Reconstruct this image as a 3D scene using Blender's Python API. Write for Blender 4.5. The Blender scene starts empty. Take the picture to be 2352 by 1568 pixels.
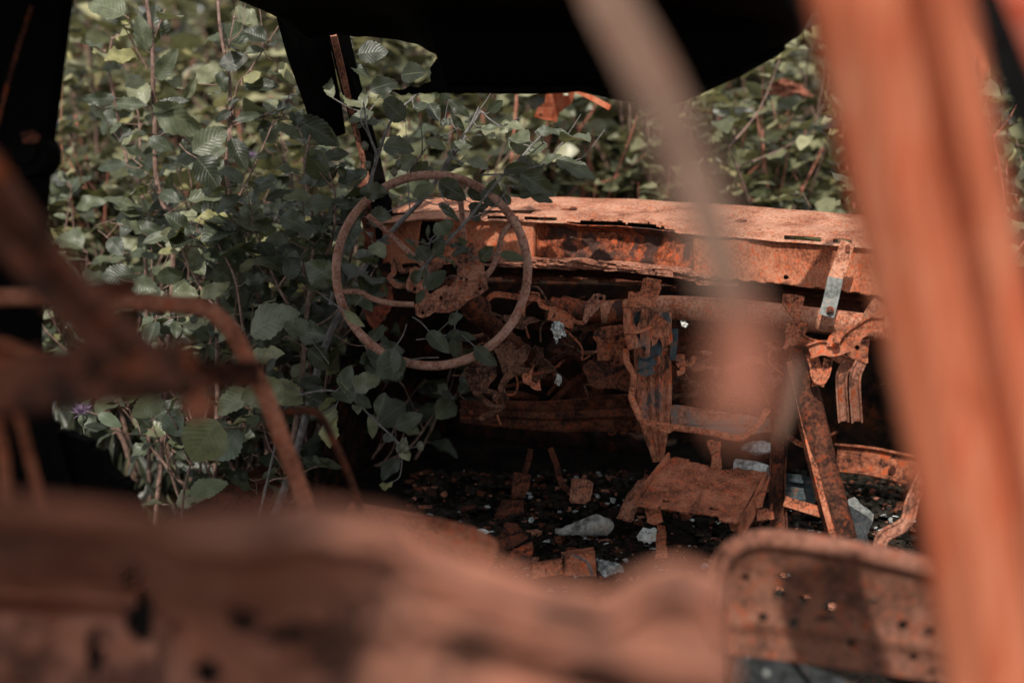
import bpy, math, random
import numpy as np
from mathutils import Vector, noise
from mathutils.geometry import tessellate_polygon

random.seed(11)
rng = np.random.default_rng(11)
scene = bpy.context.scene
col = scene.collection

# ------------------------------------------------------------------ camera
PITCH = math.radians(14.0)
CAM = Vector((0, 0, 1.27))
RIGHT = Vector((1, 0, 0))
FWD = Vector((0, math.cos(PITCH), -math.sin(PITCH)))
UP = Vector((0, math.sin(PITCH), math.cos(PITCH)))
K = 36.0 / 50.0 / 2352.0            # tangent per unit of the 2352-wide measuring grid
CF = Vector((.342, .940, 0))        # the car's forward
CR = Vector((.940, -.342, 0))       # the car's right


def P(x, y, d):
    return CAM + FWD * d + RIGHT * ((x - 1176) * K * d) + UP * ((784 - y) * K * d)


def G(x, y, z):
    """point of the horizontal plane at height z seen at x, y"""
    r = FWD + RIGHT * ((x - 1176) * K) + UP * ((784 - y) * K)
    return CAM + r * ((z - CAM.z) / r.z)


def dd(x):                           # distance of the dashboard's front edge
    return 2.87 / (1 + .0001114 * (x - 1176))


def crop(cx0, cy0, s):
    return lambda pts: [(cx0 + s * a[0], cy0 + s * a[1]) + tuple(a[2:]) for a in pts]


H5 = crop(689, 344.5, .3661)
C1 = crop(1033.6, 631.6, .2563)
C2 = crop(1378, 631.6, .2563)
C3 = crop(1722.6, 631.6, .2563)
C4 = crop(861.3, 976, .2685)
C5 = crop(1378, 976, .3174)
L1 = crop(0, 0, .4027)
L4 = crop(0, 516.8, .4395)
L2 = crop(632, 0, .4027)
S8 = crop(918.7, 976.1, .6094)

cam = bpy.data.cameras.new('camera')
camo = bpy.data.objects.new('camera', cam)
col.objects.link(camo)
camo.location = CAM
camo.rotation_euler = (math.radians(90) - PITCH, 0, 0)
cam.lens = 50
cam.sensor_width = 36
cam.clip_end = 500
cam.clip_start = .02
cam.dof.use_dof = True
cam.dof.focus_distance = 2.70
cam.dof.aperture_fstop = 1.8
scene.camera = camo

# ------------------------------------------------------------------ materials
def nodes(name):
    m = bpy.data.materials.new(name)
    m.use_nodes = True
    nt = m.node_tree
    nt.nodes.clear()
    out = nt.nodes.new('ShaderNodeOutputMaterial')
    b = nt.nodes.new('ShaderNodeBsdfPrincipled')
    nt.links.new(b.outputs[0], out.inputs[0])
    return m, nt, b, out


def N(nt, t, **kw):
    n = nt.nodes.new(t)
    for k, v in kw.items():
        if k in n.inputs.keys() if hasattr(n.inputs, 'keys') else False:
            n.inputs[k].default_value = v
        else:
            setattr(n, k, v)
    return n


def ramp(nt, fac, stops):
    r = nt.nodes.new('ShaderNodeValToRGB')
    e = r.color_ramp.elements
    while len(e) < len(stops):
        e.new(.5)
    for k, (p, c) in enumerate(stops):
        e[k].position = p
        e[k].color = (c[0], c[1], c[2], 1)
    nt.links.new(fac, r.inputs[0])
    return r.outputs[0]


def noise_tex(nt, vec, scale, detail=4, rough=.6):
    n = nt.nodes.new('ShaderNodeTexNoise')
    n.inputs['Scale'].default_value = scale
    n.inputs['Detail'].default_value = detail
    n.inputs['Roughness'].default_value = rough
    nt.links.new(vec, n.inputs['Vector'])
    return n.outputs['Fac']


def mixc(nt, fac, a, b):
    m = nt.nodes.new('ShaderNodeMix')
    m.data_type = 'RGBA'
    for sock, v in ((m.inputs[0], fac), (m.inputs[6], a), (m.inputs[7], b)):
        if hasattr(v, 'links'):
            nt.links.new(v, sock)
        elif isinstance(v, (int, float)):
            sock.default_value = v
        else:
            sock.default_value = (v[0], v[1], v[2], 1)
    return m.outputs[2]


def rust(name, dark, mid, pale, hot, fine=230., coarse=14., hotamt=.5, palebias=0., stretch=1., bump=.5, soot_shade=None, soot_shade_amt=.5):
    """flaky rust: fine speckle of dark, mid and pale scale with hot orange spots"""
    if name.startswith('rust'):           # deep iron-oxide hue
        dark, mid, pale, hot = [(c[0] * 1.0, c[1] * .92, c[2] * .86) for c in (dark, mid, pale, hot)]
    m, nt, b, out = nodes(name)
    tc = nt.nodes.new('ShaderNodeTexCoord')
    mp = nt.nodes.new('ShaderNodeMapping')
    mp.inputs['Scale'].default_value = (1, 1, stretch)
    nt.links.new(tc.outputs['Object'], mp.inputs[0])
    v = mp.outputs[0]
    f1 = noise_tex(nt, v, fine, 3, .65)
    f2 = noise_tex(nt, v, coarse, 5, .6)
    add = nt.nodes.new('ShaderNodeMath'); add.operation = 'MULTIPLY_ADD'
    nt.links.new(f2, add.inputs[0]); add.inputs[1].default_value = .65; add.inputs[2].default_value = -.325 + palebias
    s = nt.nodes.new('ShaderNodeMath'); s.operation = 'ADD'
    fm = noise_tex(nt, v, fine * .28, 5, .7)
    mm = nt.nodes.new('ShaderNodeMix'); mm.inputs[0].default_value = .30
    nt.links.new(f1, mm.inputs[2]); nt.links.new(fm, mm.inputs[3])
    nt.links.new(mm.outputs[0], s.inputs[0]); nt.links.new(add.outputs[0], s.inputs[1])
    c = ramp(nt, s.outputs[0], [(.33, dark), (.46, mid), (.62, pale)])
    f3 = noise_tex(nt, v, fine * .55, 4, .7)
    f4 = noise_tex(nt, v, coarse * 1.7, 3, .5)
    mul = nt.nodes.new('ShaderNodeMath'); mul.operation = 'MULTIPLY'
    h1 = ramp(nt, f3, [(.53, (0, 0, 0)), (.62, (1, 1, 1))])
    h2 = ramp(nt, f4, [(.5 - hotamt * .3, (.1, .1, .1)), (.8 - hotamt * .3, (1, 1, 1))])
    nt.links.new(h1, mul.inputs[0]); nt.links.new(h2, mul.inputs[1])
    c = mixc(nt, mul.outputs[0], c, hot)
    if soot_shade is not None:
        f5 = noise_tex(nt, v, coarse * .9, 6, .7)
        sm = ramp(nt, f5, [(.56 - soot_shade_amt * .2, (0, 0, 0)), (.64 - soot_shade_amt * .2, (1, 1, 1))])
        c = mixc(nt, sm, c, soot_shade)
    nt.links.new(c, b.inputs['Base Color'])
    b.inputs['Roughness'].default_value = .82
    b.inputs['Specular IOR Level'].default_value = .12 if name.startswith('rust') else .03 if name in ('soot', 'firewall', 'footwell', 'rubber', 'soil_dark') else .25
    bp = nt.nodes.new('ShaderNodeBump')
    bp.inputs['Strength'].default_value = bump
    bp.inputs['Distance'].default_value = .0025
    nt.links.new(s.outputs[0], bp.inputs['Height'])
    nt.links.new(bp.outputs[0], b.inputs['Normal'])
    return m


DK, MD, PL, HT = (.022, .013, .010), (.19, .066, .036), (.36, .155, .095), (.42, .065, .015)
M = {}
M['rust'] = rust('rust', DK, MD, PL, HT)
M['rust_wheel'] = rust('rust_wheel', (.06, .026, .018), (.17, .085, .062), (.31, .195, .155), (.19, .045, .022), fine=210, coarse=20, hotamt=.35, palebias=.05, bump=.3)
M['rust_plate'] = rust('rust_plate', (.024, .017, .014), (.14, .062, .042), (.30, .155, .11), (.26, .06, .02), fine=190, coarse=30, hotamt=.35, stretch=.7)
M['rust_pale'] = rust('rust_pale', (.09, .035, .022), (.20, .084, .052), (.36, .205, .145), (.32, .08, .026), fine=200, coarse=12, hotamt=.6, palebias=.03, bump=.12)
M['rust_face'] = rust('rust_face', (.075, .026, .014), (.20, .066, .034), (.30, .132, .08), (.32, .06, .018), fine=210, coarse=10, hotamt=.55, stretch=.8, bump=.25)
M['rust_burnt'] = rust('rust_burnt', (.03, .015, .010), (.15, .042, .020), (.25, .085, .044), (.36, .06, .014), fine=150, coarse=20, hotamt=.6, bump=.6, stretch=.8, soot_shade=(.045, .022, .017), soot_shade_amt=.35)
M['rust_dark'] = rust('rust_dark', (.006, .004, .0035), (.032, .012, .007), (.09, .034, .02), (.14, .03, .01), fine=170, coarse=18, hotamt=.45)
M['rust_near'] = rust('rust_near', (.045, .022, .016), (.125, .056, .039), (.20, .098, .072), (.20, .055, .027), fine=130, coarse=9, hotamt=.4, palebias=.02)
M['rust_waist'] = rust('rust_waist', (.17, .070, .046), (.28, .120, .080), (.37, .18, .13), (.34, .11, .055), fine=30, coarse=9, hotamt=.4, palebias=0, bump=.2, soot_shade=(.12, .055, .038), soot_shade_amt=.30)  # dark patches also stand in for the shade over the panel's left
M['rust_tan'] = rust('rust_tan', (.12, .044, .027), (.165, .066, .043), (.20, .090, .062), (.19, .05, .03), fine=60, coarse=6, hotamt=.3, bump=.2)
M['rust_tube'] = rust('rust_tube', (.06, .025, .016), (.20, .082, .050), (.36, .185, .125), (.34, .065, .018), fine=200, coarse=22, hotamt=.5, palebias=.03, bump=.3)
M['rust_frame'] = rust('rust_frame', (.02, .011, .008), (.10, .040, .025), (.19, .080, .05), (.32, .08, .028), fine=45, coarse=16, hotamt=.7, bump=.3, soot_shade=(.02, .014, .012), soot_shade_amt=.25)
M['rust_seat'] = rust('rust_seat', (.028, .015, .011), (.075, .034, .023), (.145, .070, .048), (.17, .042, .018), fine=170, coarse=14, hotamt=.5, palebias=.02, bump=.5)
M['rust_bare'] = rust('rust_bare', (.10, .045, .03), (.22, .10, .065), (.34, .19, .14), (.28, .08, .03), fine=170, coarse=12, bump=.3, soot_shade=(.13, .125, .115), soot_shade_amt=.55)
M['rust_orange'] = rust('rust_orange', (.14, .036, .017), (.255, .070, .034), (.32, .125, .073), (.25, .046, .017), fine=90, coarse=14, hotamt=.5, palebias=.02, bump=.08, stretch=.06)
M['rust_brown'] = rust('rust_brown', (.055, .036, .028), (.08, .053, .041), (.11, .073, .057), (.09, .042, .028), fine=90, coarse=9, hotamt=.3, bump=.2)
M['rust_soot'] = rust('rust_soot', (.05, .02, .014), (.17, .05, .03), (.25, .085, .05), (.30, .05, .018), fine=60, coarse=9, hotamt=.5, soot_shade=(.012, .009, .008), soot_shade_amt=.6)
M['soot'] = rust('soot', (.002, .002, .002), (.0025, .0025, .0025), (.0035, .0033, .003), (.006, .003, .002), fine=90, coarse=8, hotamt=.1, bump=.3)  # soot black, standing in also for deep shade on roof and pillars
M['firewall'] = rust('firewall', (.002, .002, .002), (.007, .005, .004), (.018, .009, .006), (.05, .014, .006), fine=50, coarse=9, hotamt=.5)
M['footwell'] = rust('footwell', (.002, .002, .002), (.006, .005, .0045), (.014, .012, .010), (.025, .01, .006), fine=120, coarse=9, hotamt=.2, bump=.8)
M['pillar_red'] = rust('pillar_red', (.11, .02, .012), (.22, .042, .022), (.30, .08, .05), (.28, .04, .015), fine=50, coarse=6, hotamt=.5)
M['rust_coldark'] = rust('rust_coldark', (.010, .007, .006), (.05, .024, .016), (.15, .08, .056), (.13, .035, .012), fine=190, coarse=22, hotamt=.35)
M['rust_streak'] = rust('rust_streak', (.028, .017, .013), (.17, .064, .036), (.33, .15, .095), (.36, .06, .016), fine=190, coarse=16, hotamt=.5, stretch=.3, bump=.4, soot_shade=(.05, .05, .05), soot_shade_amt=.1)
M['rust_scale'] = rust('rust_scale', (.022, .013, .01), (.14, .048, .027), (.26, .105, .062), (.32, .06, .016), fine=110, coarse=26, hotamt=.5, bump=.8)
M['rust_hoop'] = rust('rust_hoop', (.13, .048, .028), (.24, .092, .056), (.34, .155, .10), (.32, .075, .03), fine=110, coarse=10, hotamt=.5, bump=.2)
M['steel_grey'] = rust('steel_grey', (.06, .062, .058), (.11, .115, .108), (.17, .175, .165), (.28, .14, .08), fine=120, coarse=14, hotamt=.08, bump=.3)
M['paint_slate'] = rust('paint_slate', (.012, .017, .019), (.026, .036, .040), (.042, .054, .058), (.10, .045, .025), fine=100, coarse=30, hotamt=.5, bump=.3)
M['white_scrap'] = rust('white_scrap', (.22, .23, .22), (.44, .46, .44), (.62, .64, .61), (.30, .20, .14), fine=80, coarse=30, hotamt=.15, bump=.5)
M['grey_scrap'] = rust('grey_scrap', (.07, .075, .08), (.20, .22, .22), (.42, .44, .43), (.22, .12, .08), fine=160, coarse=30, hotamt=.15, bump=.5)
M['grey_stone'] = rust('grey_stone', (.05, .05, .046), (.14, .14, .13), (.27, .27, .25), (.16, .11, .07), fine=70, coarse=30, hotamt=.3, bump=.6)
M['soil_dark'] = rust('soil_dark', (.004, .004, .003), (.010, .009, .007), (.025, .021, .017), (.035, .02, .012), fine=60, coarse=10, hotamt=.2, bump=1)
M['rubber'] = rust('rubber', (.003, .003, .003), (.004, .004, .004), (.006, .006, .006), (.015, .006, .005), fine=60, coarse=8, hotamt=.1, bump=.2)


def bark(name, a, bcol, c3):
    m, nt, b, out = nodes(name)
    tc = nt.nodes.new('ShaderNodeTexCoord')
    f = noise_tex(nt, tc.outputs['Object'], 60, 5, .7)
    c = ramp(nt, f, [(.35, a), (.5, bcol), (.66, c3)])
    nt.links.new(c, b.inputs['Base Color'])
    b.inputs['Roughness'].default_value = .75
    bp = nt.nodes.new('ShaderNodeBump'); bp.inputs['Strength'].default_value = .4; bp.inputs['Distance'].default_value = .002
    nt.links.new(f, bp.inputs['Height']); nt.links.new(bp.outputs[0], b.inputs['Normal'])
    return m


M['bark_grey'] = bark('bark_grey', (.045, .038, .034), (.10, .09, .082), (.17, .155, .145))
M['bark_brown'] = bark('bark_brown', (.05, .028, .02), (.13, .075, .055), (.22, .14, .11))
M['bark_red'] = bark('bark_red', (.16, .05, .03), (.32, .11, .07), (.42, .20, .14))


def leafmat(name, cols, trans, rough=.42, spec=.45, translucency=.28, veins=True, damage=.5):
    """broad leaf: side veins from its own uv, tone per leaf from the random attribute"""
    m, nt, b, out = nodes(name)
    at = nt.nodes.new('ShaderNodeAttribute'); at.attribute_name = 'rnd'
    sep = nt.nodes.new('ShaderNodeSeparateColor'); nt.links.new(at.outputs['Color'], sep.inputs[0])
    c = ramp(nt, sep.outputs[0], [(p, q) for p, q in zip((0., .38, .66, .84, 1.), cols)])
    tc = nt.nodes.new('ShaderNodeTexCoord')
    n1 = noise_tex(nt, tc.outputs['Object'], 55, 3, .6)
    c = mixc(nt, ramp(nt, n1, [(.35, (0, 0, 0)), (.7, (.5, .5, .5))]), c, tuple(.55 * x for x in cols[0]))
    if damage:
        n2 = noise_tex(nt, tc.outputs['Object'], 32, 4, .7)
        c = mixc(nt, ramp(nt, n2, [(.70, (0, 0, 0)), (.75, (.8 * damage, .8 * damage, .8 * damage))]), c, (.16, .085, .04))
    if veins:
        uv = nt.nodes.new('ShaderNodeUVMap'); uv.uv_map = 'UVMap'
        sx = nt.nodes.new('ShaderNodeSeparateXYZ'); nt.links.new(uv.outputs[0], sx.inputs[0])
        def math_(op, a, bb=None):
            q = nt.nodes.new('ShaderNodeMath'); q.operation = op
            for i, v in enumerate((a, bb)):
                if v is None: continue
                if isinstance(v, (int, float)): q.inputs[i].default_value = v
                else: nt.links.new(v, q.inputs[i])
            return q.outputs[0]
        au = math_('ABSOLUTE', math_('SUBTRACT', sx.outputs[0], .5))          # 0..0.5
        ph = math_('SUBTRACT', math_('MULTIPLY', sx.outputs[1], 9.), math_('MULTIPLY', au, 5.2))
        fr = math_('ABSOLUTE', math_('SUBTRACT', math_('FRACT', ph), .5))     # .5 on a vein .. 0 between
        mid = math_('LESS_THAN', au, .022)
        vein = math_('MAXIMUM', math_('MULTIPLY', math_('SUBTRACT', fr, .40), 8.), mid)
        vein = math_('MAXIMUM', vein, 0.)
        c = mixc(nt, math_('MULTIPLY', vein, .24), c, tuple(min(.3, 1.9 * x + .02) for x in cols[2]))
        hgt = math_('ADD', math_('MULTIPLY', fr, -1.6), math_('MULTIPLY', n1, .5))
        bp = nt.nodes.new('ShaderNodeBump'); bp.inputs['Strength'].default_value = .22; bp.inputs['Distance'].default_value = .003
        nt.links.new(hgt, bp.inputs['Height']); nt.links.new(bp.outputs[0], b.inputs['Normal'])
    nt.links.new(c, b.inputs['Base Color'])
    b.inputs['Roughness'].default_value = rough
    b.inputs['Specular IOR Level'].default_value = spec
    t = nt.nodes.new('ShaderNodeBsdfTranslucent')
    nt.links.new(mixc(nt, .55, c, trans), t.inputs[0])
    mx = nt.nodes.new('ShaderNodeMixShader'); mx.inputs[0].default_value = translucency
    nt.links.new(b.outputs[0], mx.inputs[1]); nt.links.new(t.outputs[0], mx.inputs[2])
    nt.links.new(mx.outputs[0], out.inputs[0])
    return m


M['leaf'] = leafmat('leaf', [(.010, .014, .008), (.046, .058, .035), (.115, .128, .074), (.22, .225, .135), (.25, .235, .10)], (.22, .22, .07), rough=.42, spec=.36, damage=.9, translucency=.25)
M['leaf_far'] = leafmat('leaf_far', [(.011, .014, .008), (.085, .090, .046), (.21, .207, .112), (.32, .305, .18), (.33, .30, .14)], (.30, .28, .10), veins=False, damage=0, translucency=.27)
M['leaf_pale'] = leafmat('leaf_pale', [(.10, .13, .085), (.14, .165, .095), (.17, .19, .10), (.20, .22, .12), (.22, .22, .10)], (.2, .23, .08))
M['grass'] = leafmat('grass', [(.012, .015, .009), (.025, .03, .016), (.045, .05, .028), (.08, .08, .045), (.12, .10, .055)], (.12, .12, .05), veins=False, damage=0)
M['cone'] = bark('cone', (.03, .03, .018), (.07, .07, .045), (.13, .12, .08))
M['petal'] = leafmat('petal', [(.22, .15, .25), (.28, .19, .31), (.34, .24, .37), (.42, .33, .44), (.46, .40, .48)], (.3, .22, .34), veins=False, damage=0, spec=.1)

# ------------------------------------------------------------------ objects
WORLD = {}


def tag(o, label=None, cat=None, group=None, kind=None):
    if label: o['label'] = label
    if cat: o['category'] = cat
    if group: o['group'] = group
    if kind: o['kind'] = kind
    return o


def empty(name, loc, parent=None):
    o = bpy.data.objects.new(name, None)
    o.empty_display_size = .1
    col.objects.link(o)
    WORLD[o.name] = Vector(loc)
    o.location = Vector(loc) - (WORLD[parent.name] if parent else Vector((0, 0, 0)))
    o.parent = parent
    return o


def place(o, parent, org):
    col.objects.link(o)
    WORLD[o.name] = Vector(org)
    o.location = Vector(org) - (WORLD[parent.name] if parent else Vector((0, 0, 0)))
    o.parent = parent


def fit(a, n):
    m = len(a)
    if m == n: return a
    out = []
    for i in range(n):
        t = i * (m - 1) / max(1, n - 1); k = min(int(t), m - 2)
        out.append(a[k] + (a[k + 1] - a[k]) * (t - k))
    return out


class MB:
    def __init__(s):
        s.v, s.f, s.mi, s.ch, s.hold = [], [], [], [], False

    def add(s, vs, fs, mi=0):
        b = len(s.v)
        if not s.hold: s.ch.append(b)
        s.v += [Vector(x) for x in vs]
        s.f += [tuple(b + i for i in f) for f in fs]
        s.mi += [mi] * len(fs)

    def sweep(s, path, prof, face=None, scale=None, mi=0, cap=True):
        """closed profile (a: sideways, b: towards the viewer side 'face') along a path"""
        n, m = len(path), len(prof)
        if scale is not None: scale = fit(scale, n)
        vs = []
        for i, p in enumerate(path):
            t = (path[min(i + 1, n - 1)] - path[max(i - 1, 0)]).normalized()
            w = (Vector(face) if face is not None else (CAM - p)).normalized()
            a = t.cross(w)
            if a.length < 1e-4: a = t.orthogonal()
            a.normalize()
            b = a.cross(t).normalized()
            if b.dot(w) < 0: b = -b
            k = 1 if scale is None else scale[i]
            for q in prof:
                vs.append(p + a * (q[0] * k) + b * (q[1] * k))
        fs = []
        for i in range(n - 1):
            for j in range(m):
                j2 = (j + 1) % m
                fs.append((i * m + j, i * m + j2, (i + 1) * m + j2, (i + 1) * m + j))
        s.add(vs, fs, mi)
        if cap:
            for base, rev in ((0, True), ((n - 1) * m, False)):
                tri = tessellate_polygon([[Vector((q[0], q[1], 0)) for q in prof]])
                b0 = len(s.v) - n * m + base
                for t in tri:
                    s.f.append(tuple(b0 + i for i in (t[::-1] if rev else t))); s.mi.append(mi)
        return s

    def tube(s, path, r, seg=10, mi=0, cap=True):
        n = len(path)
        rr = [r] * n if isinstance(r, (int, float)) else fit(r, n)
        prof = [(math.cos(2 * math.pi * i / seg), math.sin(2 * math.pi * i / seg)) for i in range(seg)]
        # rotation-minimising enough for our gently bent bars
        vs = []
        a = None
        for i, p in enumerate(path):
            t = (path[min(i + 1, n - 1)] - path[max(i - 1, 0)])
            if t.length < 1e-7: t = Vector((0, 0, 1))
            t.normalize()
            a = (t.orthogonal() if a is None else a - t * a.dot(t))
            if a.length < 1e-4: a = t.orthogonal()
            a.normalize()
            b = t.cross(a)
            for q in prof:
                vs.append(p + a * (q[0] * rr[i]) + b * (q[1] * rr[i]))
        fs = []
        for i in range(n - 1):
            for j in range(seg):
                j2 = (j + 1) % seg
                fs.append((i * seg + j, i * seg + j2, (i + 1) * seg + j2, (i + 1) * seg + j))
        if cap:
            fs.append(tuple(range(seg))[::-1])
            fs.append(tuple((n - 1) * seg + j for j in range(seg)))
        s.add(vs, fs, mi)
        return s

    def plate(s, loops, fn, thick, mi=0, nrm=None):
        """flat sheet with holes: loops of px points (outer first), fn(x, y) -> depth"""
        tri = tessellate_polygon([[Vector((q[0], q[1], 0)) for q in lp] for lp in loops])
        flat = [q for lp in loops for q in lp]
        front = [P(q[0], q[1], fn(q[0], q[1])) for q in flat]
        if nrm is None:
            nrm = FWD
        back = [p + nrm * thick for p in front]
        n = len(front)
        fs = []
        for t in tri:
            fs.append(tuple(t)); fs.append(tuple(n + i for i in t[::-1]))
        o = 0
        for lp in loops:
            m = len(lp)
            for i in range(m):
                j = (i + 1) % m
                fs.append((o + i, o + j, n + o + j, n + o + i))
            o += m
        s.add(front + back, fs, mi)
        return s

    def blob(s, c, rx, ry, rz, rough=.25, seed=0, mi=0, nu=10, nv=7, freq=1.7):
        vs, fs = [], []
        for j in range(nv + 1):
            th = math.pi * j / nv
            for i in range(nu):
                ph = 2 * math.pi * i / nu
                d = Vector((math.sin(th) * math.cos(ph), math.sin(th) * math.sin(ph), math.cos(th)))
                k = 1 + rough * noise.noise(d * freq + Vector((seed * 7.3, seed * 3.1, 0)))
                vs.append(Vector(c) + Vector((d.x * rx * k, d.y * ry * k, d.z * rz * k)))
        for j in range(nv):
            for i in range(nu):
                i2 = (i + 1) % nu
                fs.append((j * nu + i, (j + 1) * nu + i, (j + 1) * nu + i2, j * nu + i2))
        s.add(vs, fs, mi)
        return s

    def each(s, name, mat, parent=None, smooth=False, **kw):
        """every piece added becomes an object of its own"""
        ends = s.ch[1:] + [len(s.v)]
        for a, b in zip(s.ch, ends):
            m = MB()
            m.v = s.v[a:b]
            m.f = [tuple(i - a for i in f) for f in s.f if a <= f[0] < b]
            m.mi = [0] * len(m.f)
            m.build(name, mat, parent, smooth, **kw)

    def build(s, name, mat, parent=None, smooth=False, org=None, solid=0, bevel=0):
        me = bpy.data.meshes.new(name)
        mats = mat if isinstance(mat, (list, tuple)) else [mat]
        if org is None:
            org = Vector((0, 0, 0))
            for q in s.v: org += q
            org /= max(1, len(s.v))
        me.from_pydata([tuple(q - org) for q in s.v], [], s.f)
        for mm in mats: me.materials.append(mm)
        if len(mats) > 1:
            me.polygons.foreach_set('material_index', s.mi)
        if smooth:
            me.polygons.foreach_set('use_smooth', [True] * len(me.polygons))
        me.update()
        o = bpy.data.objects.new(name, me)
        place(o, parent, org)
        if smooth == 'auto' or (smooth and solid == 0):
            try: me.set_sharp_from_angle(angle=math.radians(45))
            except Exception: pass
        if solid:
            md = o.modifiers.new('solid', 'SOLIDIFY'); md.thickness = solid; md.offset = 0
        if bevel:
            md = o.modifiers.new('bevel', 'BEVEL'); md.width = bevel; md.segments = 2; md.limit_method = 'ANGLE'; md.angle_limit = math.radians(40)
        return o


def catmull(pts, n=6):
    pts = [Vector(p) for p in pts]
    out = []
    for i in range(len(pts) - 1):
        p0, p1, p2, p3 = pts[max(i - 1, 0)], pts[i], pts[i + 1], pts[min(i + 2, len(pts) - 1)]
        for k in range(n):
            t = k / n
            out.append(.5 * ((2 * p1) + (p2 - p0) * t + (2 * p0 - 5 * p1 + 4 * p2 - p3) * t * t + (3 * p1 - p0 - 3 * p2 + p3) * t ** 3))
    out.append(pts[-1])
    return out


def px(pts, n=6, d=None):
    return catmull([P(q[0], q[1], q[2] if len(q) > 2 else d) for q in pts], n)


def rect(w, t):
    return [(-w / 2, -t / 2), (w / 2, -t / 2), (w / 2, t / 2), (-w / 2, t / 2)]


def strip_prof(w, t, bow=0.):
    """sheet strip, raised lips at both edges"""
    a = [(-w / 2, bow), (-w / 2 + t, 0), (w / 2 - t, 0), (w / 2, bow)]
    return [(-w / 2, bow), (-w / 2 + t, bow), (-w / 2 + t * 1.6, t), (w / 2 - t * 1.6, t), (w / 2 - t, bow), (w / 2, bow), (w / 2, -t * .2), (-w / 2, -t * .2)]


def rough(loop, amp, step=9., seed=0):
    """corroded outline in px"""
    out = []
    m = len(loop)
    for i in range(m):
        a, b = loop[i], loop[(i + 1) % m]
        L = math.hypot(b[0] - a[0], b[1] - a[1])
        k = max(1, int(L / step))
        for j in range(k):
            t = j / k
            x, y = a[0] + (b[0] - a[0]) * t, a[1] + (b[1] - a[1]) * t
            q = Vector((x * .07, y * .07, seed * 3.7))
            out.append((x + amp * noise.noise(q), y + amp * noise.noise(q + Vector((31, 17, 5)))))
    return out


def ring(x, y, r, n=10, ry=None):
    ry = ry or r
    return [(x + r * math.cos(2 * math.pi * i / n), y - ry * math.sin(2 * math.pi * i / n)) for i in range(n)]


def bolt(mb, x, y, d, r=7, mi=0):
    p = P(x, y, d); w = (CAM - p).normalized()
    s = r * K * d
    mb.tube([p + w * (-.004), p + w * .003], s * 1.55, 12, mi)
    mb.hold = True
    mb.tube([p + w * .003, p + w * .008], s, 6, mi)
    mb.hold = False


def sheet(name, mat, parent, nu, nv, fn, hole=None, solid=.0015, amp=0., smooth=True, freq=9.):
    """bent metal sheet: fn(u, v) -> world point, hole(u, v) -> True where it is cut or rusted away"""
    mb = MB()
    vs = []
    for j in range(nv + 1):
        for i in range(nu + 1):
            p = Vector(fn(i / nu, j / nv))
            if amp:
                p = p + (CAM - p).normalized() * (amp * noise.noise(p * freq))
            vs.append(p)
    fs = []
    for j in range(nv):
        for i in range(nu):
            if hole and hole((i + .5) / nu, (j + .5) / nv): continue
            a = j * (nu + 1) + i
            fs.append((a, a + 1, a + nu + 2, a + nu + 1))
    mb.add(vs, fs)
    return mb.build(name, mat, parent, smooth=smooth, solid=solid)


def interp(tab, x):
    if x <= tab[0][0]: return tab[0][1]
    for (a, b), (c, d) in zip(tab, tab[1:]):
        if x <= c: return b + (d - b) * (x - a) / (c - a)
    return tab[-1][1]


def inside(poly, x, y):
    r = False
    n = len(poly)
    for i in range(n):
        a, b = poly[i], poly[(i + 1) % n]
        if (a[1] > y) != (b[1] > y) and x < (b[0] - a[0]) * (y - a[1]) / (b[1] - a[1]) + a[0]:
            r = not r
    return r

# ================================================================== the wrecked car
car = empty('wrecked_car', (.25, 1.9, .05))
tag(car, 'burnt-out rusted car shell with bare steering wheel, dashboard and seat frames, overgrown by shrubs', 'car wreck')

# ---- steering wheel
def wd(x, y):
    return 2.56 - .5 * .364 * K * 2.56 * (x - 992) - .20 * K * 2.56 * (y - 622)
wheel = empty('steering_wheel', P(992, 622, 2.58), car)
mb = MB()
rim = []
for i in range(97):
    a = 2 * math.pi * i / 96
    x, y = 992 + 220 * math.cos(a), 621 - 219 * math.sin(a)
    rim.append(P(x, y, wd(x, y)))
mb.tube(rim, .0080, 14, cap=False)
mb.build('rim', M['rust_wheel'], wheel, True)
for pts in (H5([(1010, 165), (1006, 290), (1018, 420), (1028, 600)]),
            H5([(425, 412), (510, 480), (640, 600), (745, 695), (790, 740)]),
            H5([(1370, 432), (1275, 520), (1245, 640), (1205, 740), (1170, 785)]),
            H5([(225, 893), (370, 890), (450, 930), (560, 960), (715, 970)])):
    pp = [(q[0], q[1], wd(*q) + .02 * i / 3) for i, q in enumerate(pts)]
    mb = MB(); mb.tube(px(pp, 6), .0052, 10)
    mb.build('spoke', M['rust_wheel'], wheel, True)
hubo = H5([(1085, 580), (1112, 620), (1122, 690), (1152, 722), (1170, 780), (1180, 870), (1140, 905), (1060, 940), (1000, 1000), (930, 1020), (850, 1020), (770, 1055),
           (727, 1030), (715, 965), (742, 950), (735, 902), (700, 890), (665, 870), (670, 820), (690, 770), (720, 735), (790, 730), (850, 700), (920, 665), (1000, 650), (1040, 620), (1060, 590)])
big = H5([(850, 770), (900, 720), (960, 705), (985, 730), (990, 790), (960, 830), (900, 850), (820, 905), (803, 890), (830, 830)])
holes = [ring(q[0], q[1], q[2] * .3661) for q in [(a, b, r) for (a, b), r in zip(H5([(770, 762), (765, 803), (720, 870), (885, 928), (770, 1020), (1130, 870), (1010, 806), (1045, 812)]), (10, 9, 11, 13, 11, 11, 11, 9))]]
mb = MB()
hd = lambda x, y: wd(x, y) + .02 + .012 * noise.noise(Vector((x * .02, y * .02, 0)))
mb.plate([rough(hubo, 4, 7)] + [rough(big, 3, 7, 2)] + holes, hd, .003)
hub = mb.build('hub_plate', M['rust_plate'], wheel, bevel=.0007)
mb = MB()
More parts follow.
